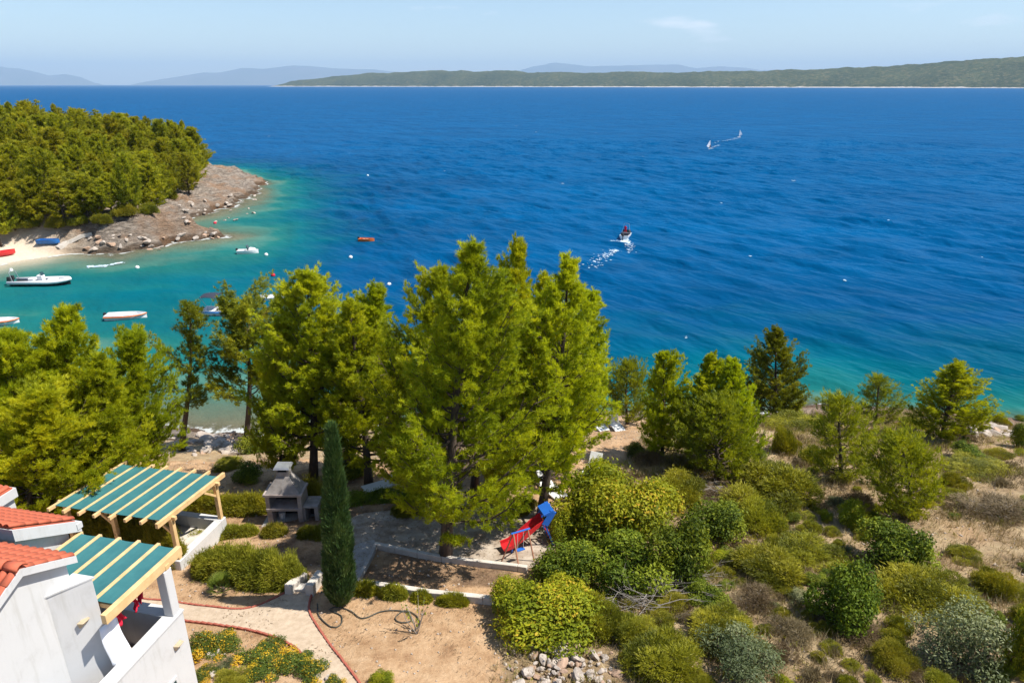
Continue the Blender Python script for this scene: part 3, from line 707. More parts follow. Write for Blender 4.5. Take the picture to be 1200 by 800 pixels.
# ------------------------------------------------------------------ built things: materials
def stucco():
    m, nt, N, L, b = mat_new('white_stucco')
    n = noise_node(N, L, 1.2, 7, .7); r_ = ramp(N, [(.25, (.43, .42, .41)), (.45, (.51, .507, .505)), (.7, (.53, .527, .525))]); L.new(n.outputs['Fac'], r_.inputs[0])
    n2 = noise_node(N, L, 2.2, 5, .65, stretch=(2.2, 2.2, .25)); r2 = ramp(N, [(.30, (.84, .83, .80)), (.46, (1, 1, 1))]); L.new(n2.outputs['Fac'], r2.inputs[0])
    mm = N.new('ShaderNodeMixRGB'); mm.blend_type = 'MULTIPLY'; mm.inputs[0].default_value = .75; L.new(r_.outputs[0], mm.inputs[1]); L.new(r2.outputs[0], mm.inputs[2]); L.new(mm.outputs[0], b.inputs['Base Color'])
    b.inputs['Roughness'].default_value = .9; b.inputs['Specular IOR Level'].default_value = .2
    n3 = noise_node(N, L, 55, 4, .6); bu = N.new('ShaderNodeBump'); bu.inputs['Strength'].default_value = .25; bu.inputs['Distance'].default_value = .01; L.new(n3.outputs['Fac'], bu.inputs['Height']); L.new(bu.outputs[0], b.inputs['Normal'])
    return m
M['white'] = stucco()
M['plaster_stain'] = simple('stained_plaster', (.60, .60, .56), (.36, .40, .30), 9, .9)
M['tile'] = simple('terracotta', (.50, .125, .062), (.38, .085, .045), 2.4, .75, .2, 20)
M['wood'] = simple('fresh_pine_timber', (.66, .46, .235), (.55, .36, .165), 3, .6, .2, 10, (1, 1, 1))
M['shade'] = simple('green_shade_cloth', (.038, .155, .162), (.026, .122, .134), 1.5, .75, .12, 60)
M['concrete'] = simple('grey_concrete', (.42, .39, .36), (.30, .275, .25), 2.5, .9, .3, 14)
M['pale_concrete'] = simple('pale_concrete', (.58, .53, .47), (.46, .41, .35), 2.5, .9, .3, 14)
M['bbq'] = simple('fireplace_concrete', (.40, .335, .30), (.26, .215, .195), 2.6, .9, .3, 18)
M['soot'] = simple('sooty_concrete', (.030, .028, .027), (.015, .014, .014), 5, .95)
M['hood'] = simple('weathered_hood', (.33, .30, .28), (.20, .18, .165), 3, .9, .3, 12)
M['steel'] = simple('galvanised_sheet', (.55, .56, .57), (.42, .43, .45), 3, .4, metallic=.7)
M['brick'] = simple('red_edging_brick', (.36, .105, .070), (.27, .075, .05), 8, .9, .3, 25)
M['gravel'] = simple('pale_gravel_path', (.52, .41, .30), (.40, .305, .215), 5, .95, .5, 40)
M['playgravel'] = simple('grey_gravel', (.47, .40, .325), (.26, .195, .14), 1.6, .95, .6, 35)
M['floor_tile'] = simple('balcony_floor', (.30, .235, .19), (.24, .185, .15), 3, .7)
M['redcloth'] = simple('red_cloth', (.62, .015, .045), (.50, .010, .035), 8, .8)
M['whitecloth'] = simple('white_cloth', (.80, .81, .84), (.74, .75, .79), 3, .85)
M['glass'] = simple('window_glass', (.02, .05, .05), (.015, .04, .045), 1, .05, spec=.6)
M['shutter'] = simple('green_shutter', (.05, .16, .13), (.04, .13, .105), 4, .6)
M['lamp'] = simple('clay_wall_lamp', (.50, .40, .27), (.40, .31, .20), 8, .7)
M['black'] = simple('black_plastic', (.02, .02, .022), (.03, .03, .032), 4, .45)
M['navy'] = simple('navy_canvas', (.035, .04, .06), (.025, .03, .045), 4, .8)
M['gel'] = simple('white_gelcoat', (.80, .80, .79), (.74, .74, .73), 1.5, .25, spec=.5)
M['hypalon'] = simple('white_boat_tube', (.74, .74, .74), (.66, .66, .67), 2, .5)
M['orange'] = simple('orange_paint', (.62, .16, .04), (.55, .13, .03), 3, .5)
M['boatblue'] = simple('blue_paint', (.03, .16, .45), (.025, .13, .38), 3, .4)
M['slidered'] = simple('red_plastic', (.60, .025, .030), (.52, .02, .025), 3, .35, spec=.5)
M['slideblue'] = simple('blue_plastic', (.02, .13, .50), (.02, .11, .44), 3, .35, spec=.5)
M['legwood'] = simple('painted_frame', (.45, .22, .14), (.36, .17, .10), 4, .7)
M['plastic'] = simple('white_plastic', (.72, .72, .71), (.64, .64, .63), 3, .45)
M['foam'] = simple('sea_foam', (.58, .66, .72), (.42, .56, .68), .8, .9)
M['stone'] = simple('limestone', (.46, .40, .345), (.27, .22, .18), 1.6, .95, .5, 7)
M['redstone'] = simple('reddish_limestone', (.44, .30, .21), (.30, .20, .14), 1.6, .95, .5, 7)
M['hose'] = simple('dark_hose', (.05, .055, .045), (.07, .07, .06), 4, .6)
M['skin'] = simple('tanned_skin', (.42, .24, .16), (.36, .20, .13), 4, .6)

# ------------------------------------------------------------------ the white house (local a = right, b = away)
HA = R(-12); HO = np.array([-8.2, 13.55, 0.0])
def hworld(a, b, z): return (HO[0] + a * math.cos(HA) - b * math.sin(HA), HO[1] + a * math.sin(HA) + b * math.cos(HA), z)
house = empty('white_house', tuple(HO), HA, 'white stucco house with red tiled roofs and a balcony', 'house')
G0 = 5.5
def part(mb, name, mat, parent=house, bevel=0.0, label=None, smooth=False):
    o = mb.build(name, mat, parent, smooth, bevel)
    if label: o['label'] = label
    return o
# gabled main block
RB, RZ, FB, FZ, NB, NZ = -2.83, 15.02, -1.75, 14.48, -4.4, 14.25
part(MB().prism([(NB, G0), (FB, G0), (FB, FZ), (RB, RZ), (NB, NZ)], 'x', -7.0, -1.05), 'wall', M['white'])
# gable verge band standing proud above the shadow line
def verge(b0, z0, b1, z1, a0, a1, t, name='verge_band'):
    return part(MB().prism([(b0, z0), (b1, z1), (b1, z1 - t), (b0, z0 - t)], 'x', a0, a1), name, M['white'])
verge(RB, RZ + .10, FB + .12, FZ + .04, -1.05, -.86, .17); verge(RB, RZ + .10, NB - .2, NZ + .02, -1.05, -.862, .17)
part(MB().prism([(-1.06, -2.38), (-.55, -1.68), (-1.06, -1.68)], 'z', 10.4, 14.0), 'pier', M['white'])
part(MB().prism([(-1.07, -2.44), (-.51, -1.64), (-1.07, -1.64)], 'z', 14.0, 14.04), 'pier_cap', M['white'])
# plaster stains on the pier edge
rs = np.random.default_rng(5)
for (bb, zz, hh) in ((-2.22, 12.3, .5), (-2.27, 12.75, .25), (-2.12, 12.05, .2)):
    pass
# balcony
part(MB().box(-.30, 0, -4.6, 0, G0, 11.74), 'balcony_wall', M['white'])
part(MB().box(-3.10, -.30, -.29, 0, G0, 11.739), 'balcony_wall', M['white'])
part(MB().box(-.33, .03, -4.6, .03, 11.74, 11.81), 'parapet_cap', M['white'], bevel=.01)
part(MB().box(-3.10, -.33, -.32, .029, 11.741, 11.809), 'parapet_cap', M['white'], bevel=.01)
part(MB().box(-3.10, -.30, -4.4, -.29, 10.5, 10.7), 'balcony_floor', M['floor_tile'])
part(MB().box(-.285, -.03, -.285, -.03, 11.81, 13.12), 'column', M['white'], bevel=.012)
# upper block with a single pitched roof, and one more behind
part(MB().prism([(-1.12, G0), (.22, G0), (.22, 13.55), (-1.12, 14.30)], 'x', -7.0, -3.10), 'wall', M['white'])
part(MB().prism([(-1.26, 14.60), (.42, 13.68), (.42, 13.38), (-1.26, 14.30)], 'x', -3.10, -2.88), 'verge_band', M['white'])
part(MB().prism([(-1.26, 14.60), (-1.16, 14.545), (-1.16, 14.24), (-1.26, 14.30)], 'x', -7.0, -3.10), 'fascia', M['white'])
part(MB().box(-7.0, -2.86, .30, .46, 13.50, 13.66), 'gutter', M['white'])
part(MB().box(-7.0, -5.70, .50, 1.15, G0, 13.55), 'wall', M['white'])
part(MB().box(-7.05, -5.58, .46, 1.20, 13.55, 13.82), 'fascia', M['white'])
part(MB().box(-3.10, -2.98, .03, .34, 13.0, 13.2), 'wall_stub', M['white'])
# barrel tiles, one by one
def tile_mesh(L=.42, r=.098, t=.016, n=5, name='roof_tile'):
    V = []; F = []
    for end, (y, k, dz) in enumerate(((0, 1.0, 0.0), (L, .84, .0))):
        for rad in (r * k, r * k - t):
            for i in range(n + 1):
                a = math.pi * i / n; V.append((math.cos(a) * rad, y, math.sin(a) * rad * .8 + dz))
    m_ = n + 1
    for i in range(n):
        F += [(i, i + 1, 2 * m_ + i + 1, 2 * m_ + i), (m_ + i + 1, m_ + i, 3 * m_ + i, 3 * m_ + i + 1), (i + 1, i, m_ + i, m_ + i + 1), (2 * m_ + i, 2 * m_ + i + 1, 3 * m_ + i + 1, 3 * m_ + i)]
    F += [(0, 2 * m_, 3 * m_, m_), (n, m_ + n, 3 * m_ + n, 2 * m_ + n)]
    me = bpy.data.meshes.new(name); me.from_pydata(V, [], F); me.polygons.foreach_set('use_smooth', np.ones(len(F), bool)); me.update(); me.materials.append(M['tile']); return me
TILE = tile_mesh()
def roof(a0, a1, bt, zt, bf, zf, name='roof'):
    """slope from top (bt,zt) to foot (bf,zf), columns from a0 (right) leftwards to a1"""
    deck = MB().prism([(bt, zt), (bf, zf), (bf, zf - .06), (bt, zt - .06)], 'x', a1, a0).build(name, M['tile'], house)
    Ls = math.hypot(bf - bt, zf - zt); nr = max(2, int(round(Ls / .34))); sl = math.atan2(zt - zf, abs(bt - bf))
    sg = 1 if bf > bt else -1
    na = int((a0 - a1) / .19)
    for i in range(na):
        for j in range(nr):
            f = (j + 1) / nr
            o = link('roof_tile', TILE, None, deck)
            a = a0 - .09 - i * .19 + random.uniform(-.006, .006)
            o.location = (a, bt + (bf - bt) * f, zt + (zf - zt) * f + .02 + random.uniform(0, .008))
            # tile runs from its foot up the slope
            o.rotation_euler = (sl if sg < 0 else -sl, 0, 0) if sg < 0 else (sl, 0, math.pi)
            o.rotation_euler = (sl, 0, random.uniform(-.03, .03)) if sg < 0 else (sl, 0, math.pi + random.uniform(-.03, .03))
    return deck
roof(-.88, -4.6, RB, RZ + .06, FB + .10, FZ + .02)
d2 = roof(-.88, -2.8, RB, RZ + .06, NB - .1, NZ + .03)
for i in range(9):
    o = link('ridge_tile', TILE, None, d2); o.location = (-.82 - i * .36, RB, RZ + .12 + .01 * (i % 2)); o.rotation_euler = (0, 0, math.pi / 2); o.scale = (1.35, 1.0, 1.35)
roof(-2.95, -6.6, -1.18, 14.60, .36, 13.74)
MB().box(-7.0, -5.62, .52, 1.14, 13.82, 13.86).build('roof', M['tile'], house)
for i in range(6):
    o = link('roof_tile', TILE, None, house); o.location = (-5.75 - i * .19, 1.1, 13.86); o.rotation_euler = (0, 0, math.pi)
# wall lamps and the lower window
for (a, b, z) in ((-.78, -1.98, 12.95), (0, -.40, 10.95)):
    lm = MB(); lm.hexa([(a, b - .09, z), (a + .02, b - .09, z), (a + .02, b + .09, z), (a, b + .09, z), (a, b - .13, z + .17), (a + .15, b - .10, z + .17), (a + .15, b + .10, z + .17), (a, b + .13, z + .17)])
    part(lm, 'wall_lamp', M['lamp'], bevel=.01)
wf = part(MB().box(0, .035, -1.50, -.62, 9.0, 10.32), 'window', M['white'])
MB().box(.035, .05, -1.42, -.70, 9.05, 10.24).build('pane', M['glass'], wf)
for k in range(9): MB().bar((.055, -1.42, 9.1 + k * .13), (.055, -.70, 9.1 + k * .13), .02, .05).build('slat', M['shutter'], wf)

# near pergola, over the balcony
def pergola(name, label, rz, org, rafters, b0, b1, z0, z1, rw, rh, beams, posts, braces, panel=True, edge=None, over=0.0, start=None):
    e = empty(name, org, rz, label, 'pergola')
    def zz(b): return z0 + (z1 - z0) * (b - b0) / (b1 - b0)
    for i, a in enumerate(rafters):
        w_, h_ = (rw, rh) if not (edge and i in edge) else edge[i]
        bs = start[i] if start and i in start else b0 - over
        MB().bar((a, bs, zz(bs) - (h_ - rh) / 2), (a, b1 + over, zz(b1 + over) - (h_ - rh) / 2), w_, h_).build('rafter', M['wood'], e, bevel=.006)
    if panel:
        for a, c in zip(rafters[:-1], rafters[1:]):
            lo, hi = min(a, c) - rw * .2, max(a, c) + rw * .2; nn = 12; V = []; F = []
            lo += rw * .6; hi -= rw * .6
            for j in range(nn + 1):
                b = b0 + (b1 - b0) * j / nn
                for q in range(4):
                    f = q / 3; V.append((lo + (hi - lo) * f, b, zz(b) + rh * .28 - .018 * math.sin(math.pi * f) * (1 + .5 * math.sin(j * 1.7 + a * 5))))
            for j in range(nn):
                for q in range(3): F.append((j * 4 + q, j * 4 + q + 1, j * 4 + q + 5, j * 4 + q + 4))
            nv = len(V); V += [(x, y, z - .006) for x, y, z in V]; F += [tuple(nv + i for i in f[::-1]) for f in F]
            me = bpy.data.meshes.new('shade_panel'); me.from_pydata(V, [], F); me.update(); link('shade_panel', me, M['shade'], e)
    for (p, q, w_, h_) in beams: MB().bar(p, q, w_, h_).build('beam', M['wood'], e, bevel=.008)
    for (x, y, za, zb, w_) in posts: MB().box(x - w_ / 2, x + w_ / 2, y - w_ / 2, y + w_ / 2, za, zb).build('post', M['wood'], e, bevel=.008)
    for (p, q, w_) in braces: MB().bar(p, q, w_, w_).build('brace', M['wood'], e)
    return e
pergola('pergola', 'timber pergola with green shade cloth above the house balcony', HA, tuple(HO), [-.10, -.66, -1.22, -1.78, -2.34, -2.90], -1.66, .36, 13.36, 13.32, .09, .12,
        [((-3.02, -.14, 13.20), (-.02, -.14, 13.20), .14, .14), ((-.22, -1.60, 13.26), (-2.98, -1.60, 13.26), .10, .12)], [], [], edge={0: (.13, .24)}, over=.06, start={0: -2.05})

# laundry
ll = MB().tube([(-.45, -1.70, 12.86), (-.46, -1.1, 12.80), (-.5, -.28, 12.84)], .006, 4); tag(ll.build('clothesline', M['plastic']), 'thin white clothesline strung across the house balcony', 'clothesline').matrix_world = Matrix.Translation(HO) @ Matrix.Rotation(HA, 4, 'Z')
def cloth(name, label, a, b, z, wd, ht, mat, seed, tilt=0.0, bow=.05, cat='cloth', shape='rect'):
    rg = np.random.default_rng(seed); V = []; F = []; nx, nz_ = 9, 10
    for j in range(nz_):
        v = j / (nz_ - 1)
        for i in range(nx):
            u = i / (nx - 1) - .5; k = 1.0
            if shape == 'suit': k = (1.0 - .55 * math.sin(v * 3.14) ** .6)
            y = u * wd * k; V.append((bow * math.sin(u * 9 + seed) * (.3 + v) + tilt * v, y + .03 * math.sin(v * 5 + seed), -v * ht * (1 - .12 * math.cos(u * 5 + seed))))
    for j in range(nz_ - 1):
        for i in range(nx - 1): F.append((j * nx + i, j * nx + i + 1, (j + 1) * nx + i + 1, (j + 1) * nx + i))
    n = len(V); V += [(x + .012, y, z_) for x, y, z_ in V]; F += [tuple(n + q for q in f[::-1]) for f in F]
    ed = [i for i in range(nx)] + [j * nx + nx - 1 for j in range(1, nz_)] + [(nz_ - 1) * nx + i for i in range(nx - 2, -1, -1)] + [j * nx for j in range(nz_ - 2, 0, -1)]
    for p, q in zip(ed, ed[1:] + ed[:1]): F.append((q, p, n + p, n + q))
    me = bpy.data.meshes.new(name); me.from_pydata(V, [], F); me.polygons.foreach_set('use_smooth', np.ones(len(F), bool)); me.update()
    o = link(name, me, mat); o.location = hworld(a, b, z); o.rotation_euler = (0, 0, HA); tag(o, label, cat); return o
cloth('bath_towel', 'large white towel hanging from the balcony clothesline', -.46, -1.66, 12.84, .46, 1.2, M['whitecloth'], 3, .12, cat='towel')
cloth('swimsuit', 'red swimsuit hanging beside the white towel', -.44, -1.36, 12.86, .26, .32, M['redcloth'], 4, shape='suit', cat='clothing')
cloth('swimsuit', 'red swimsuit top on the line, lower of the far pair', -.48, -.84, 12.80, .16, .32, M['redcloth'], 5, shape='suit', cat='clothing')
cloth('swimsuit', 'red swimsuit bottom at the far end of the line, next to the column', -.48, -.64, 12.92, .15, .36, M['redcloth'], 6, shape='suit', cat='clothing')

# ------------------------------------------------------------------ far pergola over a white walled terrace
FR = at(259, 556, 8.85)            # far right corner of the roof
fo = (FR[0], FR[1], 0)
raf = [-.02 - k * .665 for k in range(8)]
pergola('pergola', 'free standing timber pergola with eight rafters and green shade cloth in the garden', HA, fo, raf, -3.55, -.10, 9.02, 8.80, .10, .13,
        [((-5.0, -.45, 8.70), (.2, -.45, 8.70), .12, .14), ((-5.0, -3.1, 8.87), (.2, -3.1, 8.87), .12, .14)],
        [(-.02, -.45, 7.0, 8.64, .16), (-.02, -3.1, 7.0, 8.80, .16), (-2.6, -3.1, 7.0, 8.80, .16), (-4.68, -3.1, 7.0, 8.80, .16), (-4.68, -.45, 7.0, 8.64, .16)],
        [((-.75, -3.1, 8.80), (-.02, -3.1, 8.1), .09), ((-.02, -1.15, 8.70), (-.02, -.45, 8.1), .09), ((-3.3, -3.1, 8.80), (-2.6, -3.1, 8.15), .09)], edge={0: (.12, .20)}, over=.30)
terr = empty('garden_terrace', fo, HA, 'low white walled terrace under the garden pergola', 'terrace')
MB().box(-5.0, .12, -.62, -.30, 5.0, 7.02).build('wall', M['white'], terr, bevel=.015)
MB().box(-.20, .121, -3.26, -.62, 5.0, 7.019).build('wall', M['white'], terr, bevel=.015)
MB().box(-5.0, -.20, -3.27, -2.95, 5.0, 7.018).build('wall', M['white'], terr, bevel=.015)
MB().box(-5.0, -.20, -2.95, -.62, 5.0, 6.5).build('floor', M['pale_concrete'], terr)

# ------------------------------------------------------------------ outdoor fireplace
bp = onground(343, 608); bq = empty('outdoor_fireplace', tuple(bp), R(0), 'grey concrete outdoor fireplace with a tapered hood and chimney', 'fireplace')
x0, x1, xs = -.92, .62, 1.28
MB().box(x0 - .25, xs + .3, -.75, .7, -.30, .04).build('plinth', M['concrete'], bq)
MB().box(x0, x0 + .22, -.40, .50, .04, .70).build('leg', M['bbq'], bq, bevel=.01); MB().box(x1 - .22, x1, -.40, .50, .04, .70).build('leg', M['bbq'], bq, bevel=.01)
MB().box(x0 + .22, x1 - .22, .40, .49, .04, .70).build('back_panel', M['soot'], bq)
MB().box(x0 - .02, x1 + .02, -.43, .52, .70, .82).build('hearth', M['bbq'], bq, bevel=.01)
MB().box(x0, x0 + .17, -.40, .50, .82, 1.42).build('firebox_side', M['bbq'], bq); MB().box(x1 - .17, x1, -.40, .50, .82, 1.42).build('firebox_side', M['bbq'], bq)
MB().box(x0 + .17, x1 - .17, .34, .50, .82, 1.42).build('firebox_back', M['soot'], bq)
MB().box(x0 - .07, x1 + .07, -.46, .54, 1.42, 1.54).build('lintel', M['bbq'], bq, bevel=.01)
MB().hexa([(x0 + .02, -.42, 1.54), (x1 - .02, -.42, 1.54), (x1 - .02, .50, 1.54), (x0 + .02, .50, 1.54), (-.42, -.13, 2.22), (.12, -.13, 2.22), (.12, .34, 2.22), (-.42, .34, 2.22)]).build('hood', M['hood'], bq, bevel=.01)
MB().box(-.40, .10, -.11, .32, 2.22, 2.44).build('chimney', M['hood'], bq)
for (cx, cy_) in ((-.40, -.11), (.04, -.11), (-.40, .26), (.04, .26)): MB().box(cx, cx + .06, cy_, cy_ + .06, 2.44, 2.60).build('cap_post', M['hood'], bq)
MB().box(-.36, .06, -.07, .28, 2.40, 2.445).build('flue', M['soot'], bq)
MB().hexa([(-.50, -.20, 2.60), (.20, -.20, 2.60), (.20, .41, 2.60), (-.50, .41, 2.60), (-.46, -.16, 2.68), (.16, -.16, 2.68), (.16, .37, 2.68), (-.46, .37, 2.68)]).build('chimney_cap', M['steel'], bq)
MB().box(x1 + .02, xs, -.36, .46, .80, .90).build('side_counter', M['hood'], bq, bevel=.01)
MB().box(xs - .17, xs - .01, -.34, .44, .04, .80).build('counter_leg', M['bbq'], bq); MB().box(x1 + .001, x1 + .10, -.34, .44, .04, .80).build('counter_leg', M['bbq'], bq)
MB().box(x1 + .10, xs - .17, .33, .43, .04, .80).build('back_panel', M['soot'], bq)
tag(MB().tube([(0, 0, 0), (0, 0, .30)], [.12, .16], 10).build('bucket', M['plastic']), 'pale bucket standing under the hearth of the outdoor fireplace', 'bucket').matrix_world = bq.matrix_world if False else Matrix.Translation(Vector(bp) + Vector((-.45, .05, .045)))

# ------------------------------------------------------------------ sheets laid on the ground: path, playground
def drape(name, poly, mat, off, step=.3):
    poly = [tuple(map(float, p[:2])) for p in poly]; n = len(poly); dense = []
    for i in range(n):
        a, b = np.array(poly[i]), np.array(poly[(i + 1) % n]); k = max(1, int(np.linalg.norm(b - a) / step))
        dense += [tuple(a + (b - a) * j / k) for j in range(k)]
    A = np.array(dense); xs = np.arange(A[:, 0].min(), A[:, 0].max(), step); ys = np.arange(A[:, 1].min(), A[:, 1].max(), step); X, Y = np.meshgrid(xs, ys)
    ok = in_poly(X.ravel(), Y.ravel(), dense); ins = list(zip(X.ravel()[ok], Y.ravel()[ok]))
    vs = [Vector(p) for p in dense + ins]
    v2, _, f2, *_ = delaunay_2d_cdt(vs, [], [list(range(len(dense)))], 1, 1e-4)
    x = np.array([v[0] for v in v2]); y = np.array([v[1] for v in v2]); z = height(x, y) + off
    me = bpy.data.meshes.new(name); me.from_pydata([(float(a), float(b), float(c)) for a, b, c in zip(x, y, z)], [], f2); me.polygons.foreach_set('use_smooth', np.ones(len(f2), bool)); me.update()
    return tag(link(name, me, mat), kind='structure')
def smooth_line(pts, step=.2):
    p = np.array([onground(*q)[:2] for q in pts]); m = len(p); t = np.arange(m)
    # Catmull-Rom
    out = []
    for i in range(m - 1):
        p0, p1, p2, p3 = p[max(i - 1, 0)], p[i], p[i + 1], p[min(i + 2, m - 1)]; k = max(2, int(np.linalg.norm(p2 - p1) / step))
        for j in range(k):
            s = j / k; out.append(.5 * (2 * p1 + (p2 - p0) * s + (2 * p0 - 5 * p1 + 4 * p2 - p3) * s * s + (3 * p1 - p0 - 3 * p2 + p3) * s ** 3))
    out.append(p[-1]); return np.array(out)
up_edge = smooth_line([(150, 700), (208, 706), (245, 711), (283, 714), (312, 706), (336, 694)])
rt_edge = smooth_line([(366, 696), (362, 712), (368, 728), (384, 752), (402, 775), (426, 808)])
lo_edge = smooth_line([(366, 808), (361, 780), (344, 758), (312, 744), (270, 735), (213, 728), (150, 722)])
drape('garden_path', list(up_edge) + list(rt_edge) + list(lo_edge), M['gravel'], .035)
play = smooth_line([(438, 640), (523, 656), (616, 667), (650, 640), (655, 605), (600, 588), (540, 583), (480, 595), (418, 604), (405, 625), (420, 640)], .3)
drape('playground_gravel', play, M['playgravel'], .03)
drape('concrete_walk', smooth_line([(418, 690), (440, 641), (432, 634), (400, 650), (400, 690)], .3), M['concrete'], .042)
BR = MB().box(-.115, .115, -.034, .034, -.10, .07).mesh('brick', bevel=.008); BR.materials.append(M['brick'])
for ln, lab in ((up_edge, 'red brick edging along the far side of the garden path'), (rt_edge, 'red brick edging curving down the right side of the garden path'), (lo_edge, 'red brick edging along the near side of the garden path')):
    e = empty('path_edging', (ln[0][0], ln[0][1], gz(*ln[0])), 0, lab, 'edging')
    seg = np.linalg.norm(np.diff(ln, axis=0), axis=1); cum = np.concatenate([[0], np.cumsum(seg)])
    for s in np.arange(.12, cum[-1], .245):
        x, y = np.interp(s, cum, ln[:, 0]), np.interp(s, cum, ln[:, 1]); x2, y2 = np.interp(s + .05, cum, ln[:, 0]), np.interp(s + .05, cum, ln[:, 1])
        o = link('brick', BR, None, e); o.location = (x - e.location.x, y - e.location.y, gz(x, y) - e.location.z + random.uniform(.0, .02)); o.rotation_euler = (random.uniform(-.05, .05), random.uniform(-.05, .05), math.atan2(y2 - y, x2 - x))
def kerb(pts, w_, h_, name, label, mat, seg_len=1.0):
    ln = smooth_line(pts, .25); seg = np.linalg.norm(np.diff(ln, axis=0), axis=1); cum = np.concatenate([[0], np.cumsum(seg)])
    e = empty(name, (ln[0][0], ln[0][1], gz(*ln[0])), 0, label, 'kerb'); s = 0
    while s < cum[-1] - .1:
        t = min(s + seg_len - .012, cum[-1]); p = [np.interp(s, cum, ln[:, 0]), np.interp(s, cum, ln[:, 1])]; q = [np.interp(t, cum, ln[:, 0]), np.interp(t, cum, ln[:, 1])]
        P = Vector((p[0], p[1], gz(*p) + h_ / 2 - .12)) - e.location; Q = Vector((q[0], q[1], gz(*q) + h_ / 2 - .12)) - e.location
        MB().bar(P, Q, w_, h_ + .24 - .12).build('kerb_block', mat, e, bevel=.012); s += seg_len
    return e
kerb([(440, 642), (480, 650), (523, 658), (570, 664), (618, 670)], .16, .32, 'playground_kerb', 'long concrete kerb along the near edge of the playground gravel', M['pale_concrete'])
kerb([(408, 686), (440, 690), (480, 696), (530, 702), (582, 708)], .20, .34, 'garden_kerb', 'pale concrete kerb between the bare soil and the pine', M['pale_concrete'])
kerb([(441, 640), (430, 664), (415, 690)], .14, .26, 'garden_kerb', 'short concrete kerb beside the walk behind the cypress', M['concrete'])
kerb([(338, 697), (347, 689), (357, 681)], .30, .46, 'step_wall', 'left low concrete wall flanking the garden step', M['pale_concrete'], 3)
kerb([(363, 698), (370, 690), (377, 680)], .30, .50, 'step_wall', 'right low concrete wall flanking the garden step beside the cypress', M['pale_concrete'], 3)
sa, sb = onground(343, 697), onground(364, 697)
tag(MB().bar((sa[0], sa[1] + .3, sa[2]), (sb[0], sb[1] + .3, sb[2]), .35, .28).build('garden_step', M['pale_concrete'], bevel=.015), 'concrete step where the garden path meets the soil', 'step')

# garden hose
hl = smooth_line([(372, 708), (374, 722), (388, 735), (399, 733), (400, 722), (386, 715), (398, 712), (412, 717), (425, 725), (447, 717), (468, 716), (480, 720), (482, 728), (470, 730), (463, 725), (474, 716), (488, 722), (492, 733), (484, 740)], .12)
tag(MB().tube([(p[0], p[1], gz(*p) + .04) for p in hl], .020, 5).build('garden_hose', M['hose'], smooth=True), 'dark garden hose lying in loops on the bare soil', 'hose')

# ------------------------------------------------------------------ playground slide and swing frame
sp_ = onground(618, 640); sl = empty('slide', tuple(sp_), R(20), 'small red plastic slide with a blue hood', 'slide')
prof_ = [(.62, 1.15), (.25, .92), (-.25, .55), (-.72, .28), (-1.05, .22)]
ch = MB()
for (xa, za), (xb, zb) in zip(prof_[:-1], prof_[1:]): ch.hexa([(xa, -.22, za - .04), (xb, -.22, zb - .04), (xb, .22, zb - .04), (xa, .22, za - .04), (xa, -.22, za), (xb, -.22, zb), (xb, .22, zb), (xa, .22, za)])
ch.build('chute', M['slidered'], sl)
for s in (-1, 1):
    sd = MB()
    for (xa, za), (xb, zb) in zip(prof_[:-1], prof_[1:]): sd.bar((xa, s * .24, za + .06), (xb, s * .24, zb + .06), .05, .16)
    sd.build('side_rail', M['slidered'], sl)
    MB().bar((.60, s * .30, 1.05), (.95, s * .30, 1.62), .05, .30).build('hood_side', M['slideblue'], sl, bevel=.01)
    MB().bar((.62, s * .24, 1.1), (1.0, s * .30, 0.0), .07, .07).build('leg', M['slideblue'], sl)
    MB().bar((-.7, s * .2, .26), (-.75, s * .24, 0), .05, .05).build('leg', M['slideblue'], sl)
MB().hexa([(.55, -.33, 1.45), (.98, -.33, 1.55), (.98, .33, 1.55), (.55, .33, 1.45), (.52, -.33, 1.55), (.95, -.33, 1.70), (.95, .33, 1.70), (.52, .33, 1.55)]).build('hood_top', M['slideblue'], sl, bevel=.02)
for k in range(4): MB().bar((.70 + k * .075, -.27, .95 - k * .23), (.70 + k * .075, .27, .95 - k * .23), .05, .04).build('ladder_rung', M['slidered'], sl)
fp = onground(603, 660); sw = empty('swing_frame', tuple(fp), R(-8), 'thin legged swing frame standing in front of the red slide', 'swing')
for (a, b, c, d) in ((-.55, -.2, -.05, 0), (.25, -.45, -.05, 0), (.75, .15, .45, .35), (-.1, .85, .45, .35)): MB().tube([(a, b, -.05), (c, d, 1.35)], .03, 6).build('leg', M['legwood'], sw)
MB().tube([(-.12, -.04, 1.35), (.52, .39, 1.35)], .035, 6).build('crossbar', M['slideblue'], sw)
for (c, d) in ((.1, .1), (.3, .24)): MB().tube([(c, d, 1.34), (c, d, .55)], .008, 4).build('rope', M['plastic'], sw)
MB().bar((.07, .08, .54), (.33, .26, .54), .16, .03).build('swing_seat', M['slideblue'], sw)

# ------------------------------------------------------------------ sun loungers
def lounger(px, py, rz, label, up=55):
    p = onground(px, py); e = empty('sun_lounger', tuple(p), R(rz), label, 'sun lounger', 'white sun loungers under the pines')
    MB().box(-.33, .33, -.95, .35, .28, .34).build('seat', M['plastic'], e, bevel=.015)
    c, s = math.cos(R(up)), math.sin(R(up)); MB().bar((0, .36, .31), (0, .36 + .72 * c, .31 + .72 * s), .64, .05).build('backrest', M['plastic'], e, bevel=.01)
    for sx in (-1, 1):
        MB().bar((sx * .33, -.97, .30), (sx * .33, .75, .30), .05, .07).build('side_rail', M['plastic'], e)
        for y in (-.8, .6): MB().bar((sx * .33, y, .28), (sx * .33, y - .03, -.02), .05, .06).build('leg', M['plastic'], e)
    return e
lounger(701, 502, 20, 'white sun lounger on bare earth near the shore, left of the pair')
lounger(722, 503, 12, 'white sun lounger on bare earth near the shore, right of the pair')
